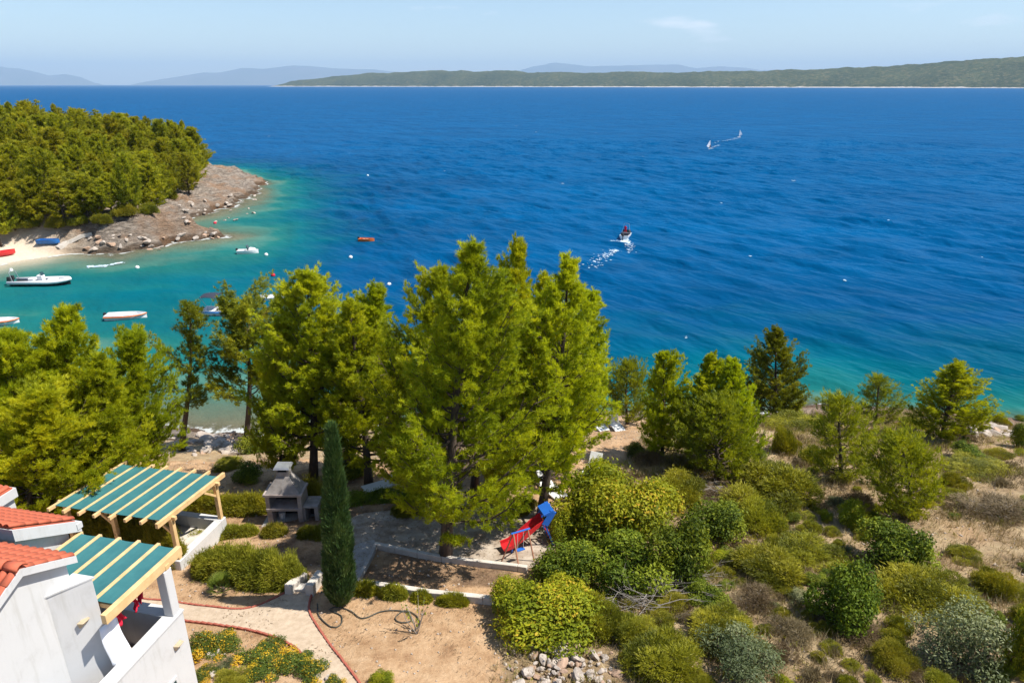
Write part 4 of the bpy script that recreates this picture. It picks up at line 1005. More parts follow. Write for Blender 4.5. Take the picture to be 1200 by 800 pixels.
lounger(693, 556, -25, 'white sun lounger half hidden behind the yellowing bush')
lounger(645, 578, 30, 'white sun lounger in the shade right of the tall pine trunk')
lounger(449, 574, -60, 'white sun lounger on the soil beneath the pines, right of the fireplace', 40)

# ------------------------------------------------------------------ boats
def hull_mesh(L, B, D, free, bow=.45, nst=9, name='hull', rail=.04):
    """open hull: stations from stern (-L/2) to bow (+L/2) along x"""
    V = []; F = []; k = 7
    for i in range(nst):
        t = i / (nst - 1); x = -L / 2 + L * t; hb = B / 2 * (1 - max(0, (t - bow) / (1 - bow)) ** 2.2) * (0.92 + .08 * min(1, t * 4)); hb = max(hb, .02)
        sh = free * (1 + .35 * max(0, t - .4) ** 1.5); kz = -D * (1 - max(0, (t - .75) / .25) ** 2)
        V += [(x, -hb, sh), (x, -hb * .93, sh * .45), (x, -hb * .72, -D * .15 + kz * .2), (x, 0, kz), (x, hb * .72, -D * .15 + kz * .2), (x, hb * .93, sh * .45), (x, hb, sh)]
    for i in range(nst - 1):
        for j in range(k - 1): F.append((i * k + j, (i + 1) * k + j, (i + 1) * k + j + 1, i * k + j + 1))
    F.append(tuple(range(k)))
    # inner floor and coaming
    o = len(V)
    for i in range(nst):
        t = i / (nst - 1); x, y, z = V[i * k]; w = max(abs(y) - rail - .06, .01)
        V += [(x + (.08 if i == 0 else -.06 * t), -w, z), (x + (.08 if i == 0 else -.06 * t), -w * .9, free * .35), (x + (.08 if i == 0 else -.06 * t), w * .9, free * .35), (x + (.08 if i == 0 else -.06 * t), w, z)]
    for i in range(nst - 1):
        a, b = o + i * 4, o + (i + 1) * 4
        F += [(a, a + 1, b + 1, b), (a + 1, a + 2, b + 2, b + 1), (a + 2, a + 3, b + 3, b + 2), (i * k, a, b, (i + 1) * k), (a + 3, i * k + 6, (i + 1) * k + 6, b + 3)]
    F += [(0, 6, o + 3, o), (o, o + 3, o + 2, o + 1)]
    me = bpy.data.meshes.new(name); me.from_pydata(V, [], F)
    bm = bmesh.new(); bm.from_mesh(me); bmesh.ops.recalc_face_normals(bm, faces=bm.faces); bm.to_mesh(me); bm.free(); me.update(); return me
def outboard(e, x, y=0, s=1.0):
    o = MB().hexa([(x - .35 * s, y - .16 * s, .55 * s), (x + .12 * s, y - .17 * s, .55 * s), (x + .12 * s, y + .17 * s, .55 * s), (x - .35 * s, y + .16 * s, .55 * s), (x - .28 * s, y - .12 * s, 1.02 * s), (x + .05 * s, y - .13 * s, 1.02 * s), (x + .05 * s, y + .13 * s, 1.02 * s), (x - .28 * s, y + .12 * s, 1.02 * s)]).build('outboard_motor', M['black'], e, bevel=.03 * s)
    MB().bar((x - .10 * s, y, .6 * s), (x - .16 * s, y, -.45 * s), .14 * s, .10 * s).build('motor_leg', M['black'], o)
def boat(px, py, rz, L, B, free, label, mat='gel', kind='plain', stripe=None):
    p = at(px, py, 0); e = empty('motor_boat', (p[0], p[1], 0.0), R(rz), label, 'boat')
    if kind == 'rib':
        link('hull', hull_mesh(L, B * .7, .35, free * .7), M['black'], e)
        pts = [(-L / 2 - .15, B * .40, free), (L * .18, B * .42, free), (L * .34, B * .34, free + .05), (L * .45, B * .18, free + .14), (L * .5, 0, free + .20), (L * .45, -B * .18, free + .14), (L * .34, -B * .34, free + .05), (L * .18, -B * .42, free), (-L / 2 - .15, -B * .40, free)]
        MB().tube(pts, [.20, .26, .26, .25, .25, .25, .26, .26, .20], 10).build('tube_collar', M['hypalon'], e, smooth=True)
        MB().box(-.35, .35, -.35, .35, .25, 1.25).build('console', M['gel'], e, bevel=.06); MB().hexa([(.30, -.33, 1.25), (.36, -.33, 1.25), (.36, .33, 1.25), (.30, .33, 1.25), (.12, -.28, 1.62), (.16, -.28, 1.62), (.16, .28, 1.62), (.12, .28, 1.62)]).build('windscreen', M['glass'], e)
        MB().box(-1.45, -.75, -.45, .45, .25, .85).build('seat', M['hypalon'], e, bevel=.06); MB().box(.8, 1.9, -.45, .45, .3, .70).build('bow_cushion', M['gel'], e, bevel=.06)
        for s in (-1, 1): MB().tube([(-L / 2 + .35, s * .7, .6), (-L / 2 + .1, s * .62, 1.75), (-L / 2 + .1, 0, 1.9)], .04, 6).build('roll_bar', M['steel'], e)
        MB().tube([(-L / 2 + .1, 0, 1.85), (-L / 2 + .1, 0, 2.15)], [.22, .14], 8).build('light_dome', M['gel'], e)
        outboard(e, -L / 2 - .12, .35, 1.1); outboard(e, -L / 2 - .12, -.35, 1.1)
    else:
        link('hull', hull_mesh(L, B, .3, free), M[mat], e)
        if stripe: 
            for s in (-1, 1): MB().tube([(-L / 2, s * (B / 2 * .93 + .02), free * .72), (0, s * (B / 2 + .02), free * .72), (L * .22, s * (B / 2 * .9 + .02), free * .78), (L * .40, s * B * .25, free * .9), (L * .5, 0, free * 1.0)], .07, 5).build('rubbing_strake', M[stripe], e)
        if kind in ('cabin', 'bimini'):
            MB().hexa([(L * .05, -B * .36, free), (L * .40, -B * .18, free * 1.15), (L * .40, B * .18, free * 1.15), (L * .05, B * .36, free), (L * .08, -B * .28, free + .35), (L * .30, -B * .10, free + .32), (L * .30, B * .10, free + .32), (L * .08, B * .28, free + .35)]).build('foredeck', M['gel'], e, bevel=.05)
            MB().hexa([(L * .02, -B * .34, free), (L * .08, -B * .30, free), (L * .08, B * .30, free), (L * .02, B * .34, free), (-L * .04, -B * .30, free + .75), (-L * .02, -B * .30, free + .75), (-L * .02, B * .30, free + .75), (-L * .04, B * .30, free + .75)]).build('windscreen', M['glass'], e)
        for k in (-.22, -.02) if kind != 'cabin' else (-.22,): MB().box(L * k - .18, L * k + .18, -B * .40, B * .40, free * .36, free * .75).build('thwart', M['plastic'] if mat != 'orange' else M['legwood'], e, bevel=.02)
        if kind == 'bimini':
            V = []; F = []
            for i in range(7):
                for j in range(7):
                    u, v = i / 6 - .5, j / 6 - .5; V.append((-L * .22 + u * L * .42, v * B * 1.05, free + 1.75 - .7 * v * v - .35 * u * u))
            for i in range(6):
                for j in range(6): F.append((i * 7 + j, i * 7 + j + 1, (i + 1) * 7 + j + 1, (i + 1) * 7 + j))
            n = len(V); V += [(x, y, z - .03) for x, y, z in V]; F += [tuple(n + q for q in f[::-1]) for f in F]
            me = bpy.data.meshes.new('bimini_top'); me.from_pydata(V, [], F); me.update(); link('bimini_top', me, M['navy'], e)
            for s in (-1, 1):
                for q in (-.40, -.06): MB().tube([(-L * .22, s * B * .46, free), (L * q, s * B * .50, free + 1.58)], .025, 5).build('bimini_pole', M['steel'], e)
        outboard(e, -L / 2, 0, .75)
    return e
boat(50, 333, 4, 7.0, 2.5, .5, 'long white inflatable motorboat with twin outboards moored near the beach', kind='rib')
boat(149, 373, 8, 4.2, 1.6, .55, 'white open boat with an orange stripe behind the left pines', stripe='orange')
boat(261, 368, -6, 4.4, 1.9, .62, 'white motorboat with a dark bimini canopy', kind='bimini', stripe='boatblue')
boat(317, 351, 5, 3.2, 1.5, .42, 'small white dinghy left of the pine tops', kind='plain')
boat(291, 296.5, 5, 3.1, 1.4, .5, 'tiny white boat in the cove off the headland rocks', kind='cabin')
boat(430, 283, -8, 2.6, 1.3, .5, 'small orange boat alone in the open water', 'orange')
boat(3, 379, 10, 3.4, 1.5, .5, 'white and orange boat cut by the left edge', stripe='orange')

def person(parent, x, y, z, h, mat, sit=False):
    """small standing or leaning figure as one skinned mesh"""
    bm = bmesh.new(); sk = [(0, 0, .52), (0, 0, .66), (.02, 0, .80), (.02, 0, .86), (.03, 0, .95), (0, .06, .50), (.03, .09, .27), (0, .10, .02), (0, -.06, .50), (.05, -.09, .27), (.02, -.10, .02), (.02, .11, .79), (.14, .14, .68), (.27, .10, .70), (.02, -.11, .79), (.14, -.14, .68), (.27, -.10, .72)]
    ed = [(0, 1), (1, 2), (2, 3), (3, 4), (0, 5), (5, 6), (6, 7), (0, 8), (8, 9), (9, 10), (2, 11), (11, 12), (12, 13), (2, 14), (14, 15), (15, 16)]
    rad = [.085, .08, .085, .035, .065, .06, .045, .03, .06, .045, .03, .04, .03, .024, .04, .03, .024]
    vs = [bm.verts.new((a * h, b * h, c * h)) for a, b, c in sk]; [bm.edges.new((vs[a], vs[b])) for a, b in ed]
    me = bpy.data.meshes.new('body'); bm.to_mesh(me); bm.free(); o = link('body', me, mat, parent); o.location = (x, y, z)
    md = o.modifiers.new('skin', 'SKIN'); me.skin_vertices[0].data[0].use_root = True
    for i, r_ in enumerate(rad): me.skin_vertices[0].data[i].radius = (r_ * h, r_ * h)
    s = o.modifiers.new('sub', 'SUBSURF'); s.levels = 1; s.render_levels = 1
    return o
# ski boat under way, seen from behind
p = at(734, 277, 0); e = empty('motor_boat', (p[0], p[1], .02), R(68), 'white ski boat with a thin tower speeding away and leaving a wake', 'boat')
link('hull', hull_mesh(4.0, 1.6, .3, .5), M['gel'], e); MB().box(-1.4, -.6, -.7, .7, .25, .8).build('seat', M['navy'], e, bevel=.05)
MB().hexa([(.3, -.75, .62), (.4, -.75, .62), (.4, .75, .62), (.3, .75, .62), (-.1, -.6, 1.15), (-.05, -.6, 1.15), (-.05, .6, 1.15), (-.1, .6, 1.15)]).build('windscreen', M['glass'], e)
for s in (-1, 1): MB().tube([(-.4, s * .75, .5), (-.3, s * .4, 2.2), (-.3, 0, 2.25)], .03, 6).build('tower', M['steel'], e)
outboard(e, -2.5, 0, .9)
pe = empty('person', (0, 0, 0), 0, 'person in red standing at the helm of the ski boat', 'person'); pe.matrix_world = e.matrix_world; pe.location = (p[0], p[1], .24); pe.rotation_euler = (0, 0, R(68)); person(pe, -.2, .2, 0, 1.7, M['redcloth'])
# windsurfers far out
for (px, py, lab, rz) in ((832, 175, 'windsurfer with an upright pale sail, nearer of the two far out', 25), (866, 161, 'windsurfer with an upright pale sail, farther of the two far out', 200)):
    p = at(px, py, 0); e = empty('windsurf_board', (p[0], p[1], .05), R(rz), lab, 'windsurf'); e.scale = (.8, .8, .8)
    MB().hexa([(-1.2, -.28, 0), (1.0, -.3, 0), (1.0, .3, 0), (-1.2, .28, 0), (-1.25, -.2, .12), (1.4, -.08, .16), (1.4, .08, .16), (-1.25, .2, .12)]).build('board', M['gel'], e, bevel=.03)
    MB().tube([(.2, 0, .1), (.0, .1, 4.3)], [.04, .02], 6).build('mast', M['black'], e)
    V = [(.18, .02, .6), (.1, .06, 2.4), (0, .1, 4.3), (-.5, .25, 4.0), (-1.2, .35, 2.6), (-1.9, .4, 1.5), (-1.2, .2, .9)]; n = len(V)
    me = bpy.data.meshes.new('sail'); me.from_pydata(V + [(x, y + .03, z) for x, y, z in V], [], [tuple(range(n)), tuple(range(2 * n - 1, n - 1, -1))] + [(i, i + n, (i + 1) % n + n, (i + 1) % n) for i in range(n)]); me.update(); link('sail', me, M['whitecloth'], e)
    MB().tube([(.15, .05, 1.4), (-1.7, .40, 1.5)], .03, 5).build('boom', M['black'], e)
    pe = empty('person', (p[0], p[1], .15), R(rz), lab.replace('windsurfer with an upright pale sail,', 'person riding the windsurf board,'), 'person'); person(pe, -.6, -.45, 0, 1.7, M['skin'])

# wakes and foam streaks lie on the water
def foam_patch(pts, w0, w1, label, seed, n=2600, size=.5, name='wake_foam'):
    rg = np.random.default_rng(seed); P = np.array([at(a, b, 0)[:2] for a, b in pts]); seg = np.linalg.norm(np.diff(P, axis=0), axis=1); cum = np.concatenate([[0], np.cumsum(seg)])
    s = rg.uniform(0, 1, n) ** 1.3; c = np.stack([np.interp(s * cum[-1], cum, P[:, 0]), np.interp(s * cum[-1], cum, P[:, 1])], 1); tg = unit(P[-1] - P[0])
    w = w0 + (w1 - w0) * s; off = rg.normal(0, .33, n) * w; x = c[:, 0] - tg[1] * off; y = c[:, 1] + tg[0] * off
    keep = fbm(x / (size * 3.5), y / (size * 3.5), seed, 3) + .22 * (1 - s) > rg.uniform(-.1, .22, n); x, y = x[keep], y[keep]; m_ = len(x)
    a = rg.uniform(0, 6.28, (m_, 1)) + np.linspace(0, 2 * math.pi, 7)[None, :-1]; r_ = size * rg.uniform(.25, 1, (m_, 1)) * rg.uniform(.6, 1.2, (m_, 6))
    V = np.stack([x[:, None] + np.cos(a) * r_, y[:, None] + np.sin(a) * r_ * .8, wave_z(x, y)[:, None] + np.full((m_, 6), .05) + rg.uniform(0, .05, (m_, 1))], 2).reshape(-1, 3)
    tag(link(name, np_mesh(name, V, np.arange(6 * m_).reshape(-1, 6)), M['foam']), label, 'foam', kind='stuff')
foam_patch([(734, 279), (730, 285), (722, 283)], .6, 1.8, 'bright foam thrown up behind the ski boat', 1, 460, .24)
foam_patch([(735, 281), (738, 290), (735, 297)], 0.6, 1.5, 'foam trailing to the right of the ski boat', 2, 190, .21)
foam_patch([(722, 292), (708, 300), (692, 314)], 1.2, 2.4, 'fading wake of the ski boat towards the pines', 3, 340, .18)
foam_patch([(865, 162), (850, 165), (835, 168)], .7, 1.0, 'thin white wake of the farther windsurfer', 4, 500, .28)
foam_patch([(832, 175), (838, 172), (844, 170)], .8, 1.5, 'short white wake of the nearer windsurfer', 5, 260, .32)
foam_patch([(103, 313), (125, 311), (147, 308)], .8, .5, 'pale foam over a rock awash in the cove', 6, 420, .28)
for i, (px, py, sz) in enumerate(((629, 155, 1.0), (699, 156, .8), (753, 184, .7), (846, 238, .6), (805, 395, .3), (605, 148, .8), (660, 215, .6), (930, 212, .7), (1040, 260, .6), (1090, 190, .9), (315, 160, .9), (410, 180, .8), (880, 300, .4), (990, 330, .4), (1150, 300, .5), (520, 200, .6))):
    foam_patch([(px - 1.5, py), (px + 1.5, py)], sz * 1.4, sz * .8, 'small white wave crest in the open sea', 20 + i, 12, sz * .45, 'whitecap')
# mooring buoys
for (px, py, lab) in ((161, 314, 'white mooring buoy right of the rock awash'), (431, 206, 'pale buoy far out beyond the headland tip'), (252, 262, 'pink buoy just off the headland rocks'), (312, 299, 'white buoy right of the tiny white boat'), (411, 302, 'pale buoy below the orange boat'), (320, 323, 'pink buoy above the small white dinghy'), (456, 334, 'white buoy behind the tallest pine tops')):
    p = at(px, py, 0); o = empty('mooring_buoy', (p[0], p[1], 0), 0, lab, 'buoy', 'mooring buoys')
    MB().tube([(0, 0, -.2), (0, 0, -.1), (0, 0, .1), (0, 0, .26), (0, 0, .34)], [.10, .24, .30, .22, .05], 10).build('float', M['redcloth'] if 'pink' in lab else M['gel'], o, smooth=True)
    MB().tube([(0, 0, .34), (0, 0, .44)], .03, 5).build('mooring_eye', M['steel'], o)

# ------------------------------------------------------------------ stones
def rock_mesh(seed, flat=.6):
    rg = np.random.default_rng(seed); bm = bmesh.new(); bmesh.ops.create_icosphere(bm, subdivisions=2, radius=1)
    pl = unit(rg.normal(size=(9, 3))); dd = rg.uniform(.38, .8, 9); sc_ = np.array([1, rg.uniform(.5, .9), flat * rg.uniform(.7, 1.2)])
    for v in bm.verts:
        c = np.array(v.co)
        for n_, d_ in zip(pl, dd):
            k = c @ n_
            if k > d_: c = c - n_ * (k - d_)
        c = c * (1 + rg.normal(0, .025)) * sc_; v.co = c
    me = bpy.data.meshes.new('stone'); bm.to_mesh(me); bm.free(); return me
ROCKS = [rock_mesh(200 + i) for i in range(6)]; RROCK = [r_.copy() for r_ in ROCKS]
for r_ in ROCKS: r_.materials.append(M['stone'])
for r_ in RROCK: r_.materials.append(M['redstone'])
def put_stone(parent, x, y, z, s, name='stone', red=False):
    o = link(name, random.choice(RROCK if red else ROCKS), None, parent); pl = parent.location if parent else Vector((0, 0, 0))
    o.location = (x - pl.x, y - pl.y, z - pl.z); o.rotation_euler = (random.uniform(-.4, .4), random.uniform(-.4, .4), random.uniform(0, 6.28)); o.scale = (s, s, s); return o
c0 = onground(655, 785); rp = empty('rubble_heap', tuple(c0), 0, 'heap of broken pale and reddish stones at the bottom edge', 'rubble')
for i in range(190):
    px = random.gauss(652, 40); py = random.uniform(757, 812) + abs(px - 655) * .12
    if not 585 < px < 725: continue
    g = onground(px, py); big = random.random(); s = .07 + .20 * big ** 4
    put_stone(rp, g[0], g[1], g[2] + s * .2 + max(0, .28 - abs(px - 655) / 220) * random.random(), s * 1.15, red=random.random() < .3)
def boulders(name, label, spots, cat='rocks', red=.15, sink=-.12):
    g = onground(*spots[0][:2]); e = empty(name, tuple(g), 0, label, cat)
    for (px, py, s) in spots:
        q = onground(px, py); put_stone(e, q[0], q[1], q[2] - s * sink, s, 'boulder', random.random() < red)
    return e
boulders('shore_rocks', 'jumbled pale rocks at the water edge below the two slender pines', [(random.uniform(238, 285), random.uniform(508, 532), random.uniform(.22, .72)) for _ in range(44)])
boulders('shore_rocks', 'scattered rocks at the foot of the slender pine on the left shore', [(random.uniform(195, 238), random.uniform(512, 534), random.uniform(.15, .4)) for _ in range(16)])
boulders('shore_rocks', 'flat pale rocks in the surf at the right edge of the coast', [(random.uniform(1138, 1185), random.uniform(494, 512), random.uniform(.3, .75)) for _ in range(22)])
boulders('shore_rocks', 'low rocks along the right shore in front of the far right pine', [(random.uniform(1050, 1140), random.uniform(486, 500), random.uniform(.2, .5)) for _ in range(18)])
boulders('headland_rocks', 'big brown boulders at the foot of the headland by the beach', [(random.uniform(100, 200), random.uniform(274, 294), random.uniform(.3, .95)) for _ in range(30)], red=.35, sink=.15)
boulders('headland_rocks', 'broken rocks along the seaward edge of the headland shelf', [(random.uniform(205, 300), random.uniform(228, 262) - 0, random.uniform(.25, .7)) for _ in range(34)])
boulders('headland_rocks', 'low dark rocks on the spit pointing off the headland', [(random.uniform(208, 262), random.uniform(274, 281), random.uniform(.35, .8)) for _ in range(14)])
boulders('white_edging_stones', 'row of pale stones edging the yellow flower bed', [(238, 763, .20), (247, 768, .16), (256, 765, .14), (238, 784, .16), (250, 790, .22), (262, 796, .2), (280, 772, .16), (294, 768, .15), (372, 792, .2), (386, 797, .22)], 'stones', 0)
boulders('garden_stones', 'pale stones lying on the soil beside the garden hedges', [(365, 622, .25), (348, 628, .16), (300, 604, .14), (390, 640, .12), (455, 610, .14), (430, 606, .1)], 'stones', .3)

# small pebbles and litter nobody could count
def scatter_pebbles():
    rg = np.random.default_rng(3); n = 9000; x = rg.uniform(-24, 34, n); y = rg.uniform(12, 44, n); s = coast_s(x, y); ok = (s > 2) & (rg.uniform(0, 1, n) < np.where(in_poly(x, y, GARDEN), .8, .5)); x, y = x[ok], y[ok]; n = len(x)
    z = height(x, y); r_ = rg.uniform(.02, .075, n) * np.where(rg.uniform(0, 1, n) < .04, 1.8, 1)
    dirs = np.array([(1, 0, 0), (-.5, .87, 0), (-.5, -.87, 0), (0, 0, .7), (0, 0, -.5)]); a = rg.uniform(0, 6.28, n); ca, sa_ = np.cos(a), np.sin(a)
    j = rg.uniform(.6, 1.3, (n, 5, 1)); D = dirs[None] * j; X = D[..., 0] * ca[:, None] - D[..., 1] * sa_[:, None]; Y = D[..., 0] * sa_[:, None] + D[..., 1] * ca[:, None]
    V = np.stack([x[:, None] + X * r_[:, None], y[:, None] + Y * r_[:, None], z[:, None] + D[..., 2] * r_[:, None] + .01], 2).reshape(-1, 3)
    b = (np.arange(n) * 5)[:, None, None]; F = (b + np.array([(0, 1, 3), (1, 2, 3), (2, 0, 3), (1, 0, 4), (2, 1, 4), (0, 2, 4)])[None]).reshape(-1, 3)
    tag(link('pebbles', np_mesh('pebbles', V, F), M['stone']), 'small pale stones scattered over the dry ground', 'pebbles', kind='stuff')
scatter_pebbles()

def pine_litter():
    rg = np.random.default_rng(13); n = 26000; x = rg.uniform(-20, 6, n); y = rg.uniform(13, 42, n); s = coast_s(x, y)
    ok = (s > 2.5) & in_poly(x, y, GARDEN) & (fbm(x / 1.4, y / 1.4, 81, 4) + .22 * in_poly(x, y, LITTER) > .02); x, y = x[ok], y[ok]; P = np.stack([x, y, height(x, y) + .048], 1)
    V, F, t = leaf_quads(P, np.tile([0, 0, 1.], (len(P), 1)), .10, .022, rg, .25); tag(link('pine_litter', np_mesh('pine_litter', V, F, t), M['dry']), 'fallen brown pine needles and leaves on the garden soil', 'litter', kind='stuff')
pine_litter()

# beach things
def beach_boat(px, py, rz, label, mat):
    p = onground(px, py); e = empty('beached_dinghy', tuple(p), R(rz), label, 'boat'); o = link('hull', hull_mesh(3.2, 1.4, .25, .5), M[mat], e); o.location = (0, 0, .25); MB().box(-.2, .2, -.55, .55, .42, .50).build('thwart', M['plastic'], e); return e
beach_boat(58, 286, 4, 'bright blue dinghy pulled up below the cliff beside the beach', 'boatblue')
beach_boat(4, 300, 50, 'red dinghy on the sand at the left edge', 'slidered')
rl = [onground(a, b) for a, b in ((68, 291), (80, 284), (95, 278), (108, 273))]
rw_ = MB()
for a, b in zip(rl[:-1], rl[1:]): rw_.bar((a[0], a[1], a[2] + .05), (b[0], b[1], b[2] + .05), 1.1, .5)
tag(rw_.build('concrete_ramp', M['pale_concrete']), 'narrow pale concrete ramp climbing from the beach over the rocks', 'ramp')

# ------------------------------------------------------------------ trees and plants
G1 = 'pines along the near shore'
px_pine('bushy_a', 62, 592, 76, 345, 86, 'tallest dense pine in the clump at the left edge', G1)
px_pine('bushy_b', 146, 578, 148, 386, 60, 'dense pine at the right end of the left clump', G1)
px_pine('bushy_b', 8, 600, 22, 376, 76, 'dense pine cut by the left edge of the frame', G1)
px_pine('bushy_a', 112, 604, 118, 405, 76, 'broad low pine in the middle of the left clump', G1)
px_pine('bushy_b', 35, 640, 36, 450, 84, 'low bushy pine at the front of the left clump behind the roofs', G1)
px_pine('thin', 213, 528, 226, 352, 30, 'slender sparse pine standing alone at the left water edge', G1, 'pine_dark')
px_pine('flat', 288, 526, 291, 357, 54, 'open crowned pine with a bare trunk right of the slender one', G1, 'pine_dark')
px_pine('tall_b', 367, 562, 369, 313, 56, 'tall pine behind the outdoor fireplace', G1)
px_pine('tall_c', 408, 552, 446, 324, 58, 'tall pine behind the cypress tip', G1)
px_pine('tall_b', 492, 602, 512, 305, 52, 'tall pine just left of the central pine', G1)
px_pine('tall_a', 522, 655, 546, 276, 84, 'big central pine with a bare trunk beside the playground kerb', G1)
px_pine('tall_c', 588, 592, 609, 278, 52, 'tall pine right behind the central pine', G1)
px_pine('tall_a', 634, 606, 672, 294, 62, 'tall leaning pine at the right end of the main group', G1)
px_pine('tall_b', 662, 552, 696, 335, 44, 'smaller pine at the right flank of the main group', G1)
px_pine('tall_c', 432, 568, 416, 350, 52, 'lower pine filling the gap left of centre in the main group', G1)
px_pine('tall_b', 556, 575, 576, 318, 48, 'pine filling the gap just right of the central pine top', G1)
px_pine('tall_a', 640, 560, 642, 318, 46, 'pine between the two tall right hand pines of the main group', G1)
px_pine('bushy_b', 330, 560, 325, 372, 38, 'lower pine left of the pine behind the fireplace', G1)
G2 = 'pines on the right slope'
px_pine('young_a', 735, 497, 736, 428, 24, 'small pine right of the sun loungers', G2)
px_pine('bushy_b', 776, 537, 778, 411, 36, 'left pine of the dense trio on the slope', G2)
px_pine('bushy_a', 826, 540, 829, 413, 40, 'middle pine of the dense trio on the slope', G2)
px_pine('bushy_b', 866, 545, 860, 420, 34, 'right pine of the dense trio on the slope', G2)
px_pine('young_a', 843, 562, 842, 474, 40, 'feathery young pine in front of the dense trio', G2)
px_pine('bushy_a', 906, 494, 915, 384, 38, 'dark pine standing out against the sea right of the trio', G2, 'pine_dark')
px_pine('young_b', 1026, 496, 1031, 444, 24, 'small thin pine at the shore left of the far right pine', G2)
px_pine('bushy_a', 1104, 513, 1122, 426, 46, 'wide wind shaped pine at the right shore', G2)
px_pine('young_b', 985, 562, 988, 468, 36, 'young pine in the dry grass at mid slope', G2)
px_pine('young_a', 1066, 608, 1064, 510, 42, 'pale young pine right of centre on the dry slope', G2)
px_pine('young_b', 918, 492, 938, 455, 22, 'little pine at the foot of the dark pine', G2)

# cypress
cp = onground(399, 707); rc = ray(388, 498); tcy = cp[1] / rc[1]; HC = CAMZ + rc[2] * tcy - cp[2]
ce = empty('cypress_tree', tuple(cp), 0, 'narrow dark cypress beside the garden path', 'tree'); ce.rotation_euler = (0, math.atan2(rc[0] * tcy - cp[0], HC), 0)
rg_ = np.random.default_rng(8); n = 15000; tz = rg_.uniform(0, 1, n) ** 1.15; az = rg_.uniform(0, 6.28, n)
rad = .42 * np.minimum(1, (tz + .02) * 9) ** .5 * (1 - tz ** 1.6) ** .85 + .03
rad = rad * (1 + .75 * fbm(az * 2.2, tz * 16, 91, 4)) * np.where(rg_.uniform(0, 1, n) < .3, rg_.uniform(.5, 1, n), 1)
P = np.stack([rad * np.cos(az), rad * np.sin(az), .12 + tz * (HC - .2)], 1); D = np.stack([np.cos(az) * .35, np.sin(az) * .35, np.ones(n)], 1)
V, F, t = needles(P, D, 3, .24, .035, .22, rg_, np.clip(.5 + 1.4 * fbm(az * 3, tz * 20, 95, 3), 0, 1)); link('crown', np_mesh('crown', V, F, t), M['cypress'], ce)
MB().tube([(0, 0, -.2), (0, 0, HC * .6), (0, 0, HC * .95)], [.10, .06, .01], 7).build('trunk', M['bark'], ce)

# garden hedges
def gl(pts): return [tuple(onground(*p)) for p in pts]
hedge(gl([(238, 668), (270, 674), (310, 679), (346, 683)]), 1.25, .95, 'rosemary_hedge', 'thick trailing rosemary hedge between the pergola and the cypress', 'rosemary', dens=3000, seed=1)
hedge(gl([(222, 634), (260, 629), (298, 625)]), .55, .32, 'rosemary_hedge', 'low clipped rosemary row behind the thick hedge', 'rosemary', seed=2)
hedge(gl([(312, 626), (331, 625)]), .6, .36, 'rosemary_hedge', 'short rosemary clump in front of the fireplace, left one', 'rosemary', seed=3)
hedge(gl([(354, 627), (388, 628)]), .6, .36, 'rosemary_hedge', 'short rosemary clump in front of the fireplace, right one', 'rosemary', seed=4)
hedge(gl([(105, 642), (150, 650), (210, 661)]), 1.2, 1.35, 'rosemary_hedge', 'green hedge between the two pergolas', 'heath', seed=5)
hedge(gl([(215, 598), (260, 598), (312, 600)]), .9, .75, 'yellow_green_hedge', 'yellow green hedge left of the outdoor fireplace', 'heath', seed=6)
hedge(gl([(352, 596), (385, 596)]), .9, 1.25, 'yellow_green_hedge', 'tall yellow green hedge right behind the fireplace', 'heath', seed=7)
hedge(gl([(402, 592), (440, 588), (488, 586)]), .8, .55, 'dark_hedge', 'low dark hedge under the pines behind the cypress', 'lentisk', .07, .04, seed=8, needle=False)
hedge(gl([(415, 692), (440, 694)]), .5, .30, 'rosemary_hedge', 'tiny rosemary clump right of the cypress foot', 'heath', seed=9)
hedge(gl([(450, 697), (472, 700)]), .5, .34, 'rosemary_hedge', 'round rosemary clump second from the cypress along the kerb', 'rosemary', seed=10)
hedge(gl([(486, 702), (502, 704)]), .4, .26, 'rosemary_hedge', 'rosemary clump third from the cypress along the kerb', 'heath', seed=11)
hedge(gl([(516, 706), (545, 708)]), .4, .26, 'rosemary_hedge', 'rosemary clump at the far right end of the kerb', 'heath', seed=12)

# dwarf palm on the soil
pp = onground(262, 692); pe = empty('dwarf_palm', tuple(pp), 0, 'small dwarf palm in front of the thick rosemary hedge', 'plant'); vs = []; fs = []
rg_ = np.random.default_rng(4)
for k in range(26):
    a = k * 2.4; el = rg_.uniform(.35, 1.35); d = np.array([math.cos(a) * math.cos(el), math.sin(a) * math.cos(el), math.sin(el)]); c = d * .38 + [0, 0, .06]; sd = unit(np.cross(d, [0, 0, 1])); up = np.cross(sd, d)
    for q in range(11):
        f = (q - 5) / 5 * 1.1; dd = d * math.cos(f) + sd * math.sin(f); o = len(vs); b = c; w = .02
        vs += [tuple(b - up * .0 - np.cross(dd, up) * w), tuple(b + np.cross(dd, up) * w), tuple(b + dd * .36 - up * .03)]; fs.append((o, o + 1, o + 2))
link('fronds', np_mesh('fronds', np.array(vs), np.array(fs), rg_.uniform(0, 1, len(vs) // 33).repeat(33)), M['palm'], pe)
MB().tube([(0, 0, -.1), (0, 0, .15)], [.08, .06], 7).build('stem', M['bark'], pe)
for k in range(0, 26, 2):
    a = k * 2.4; MB().tube([(0, 0, .08), (math.cos(a) * .25, math.sin(a) * .25, .28)], .008, 4).build('stalk', M['palm'], pe)

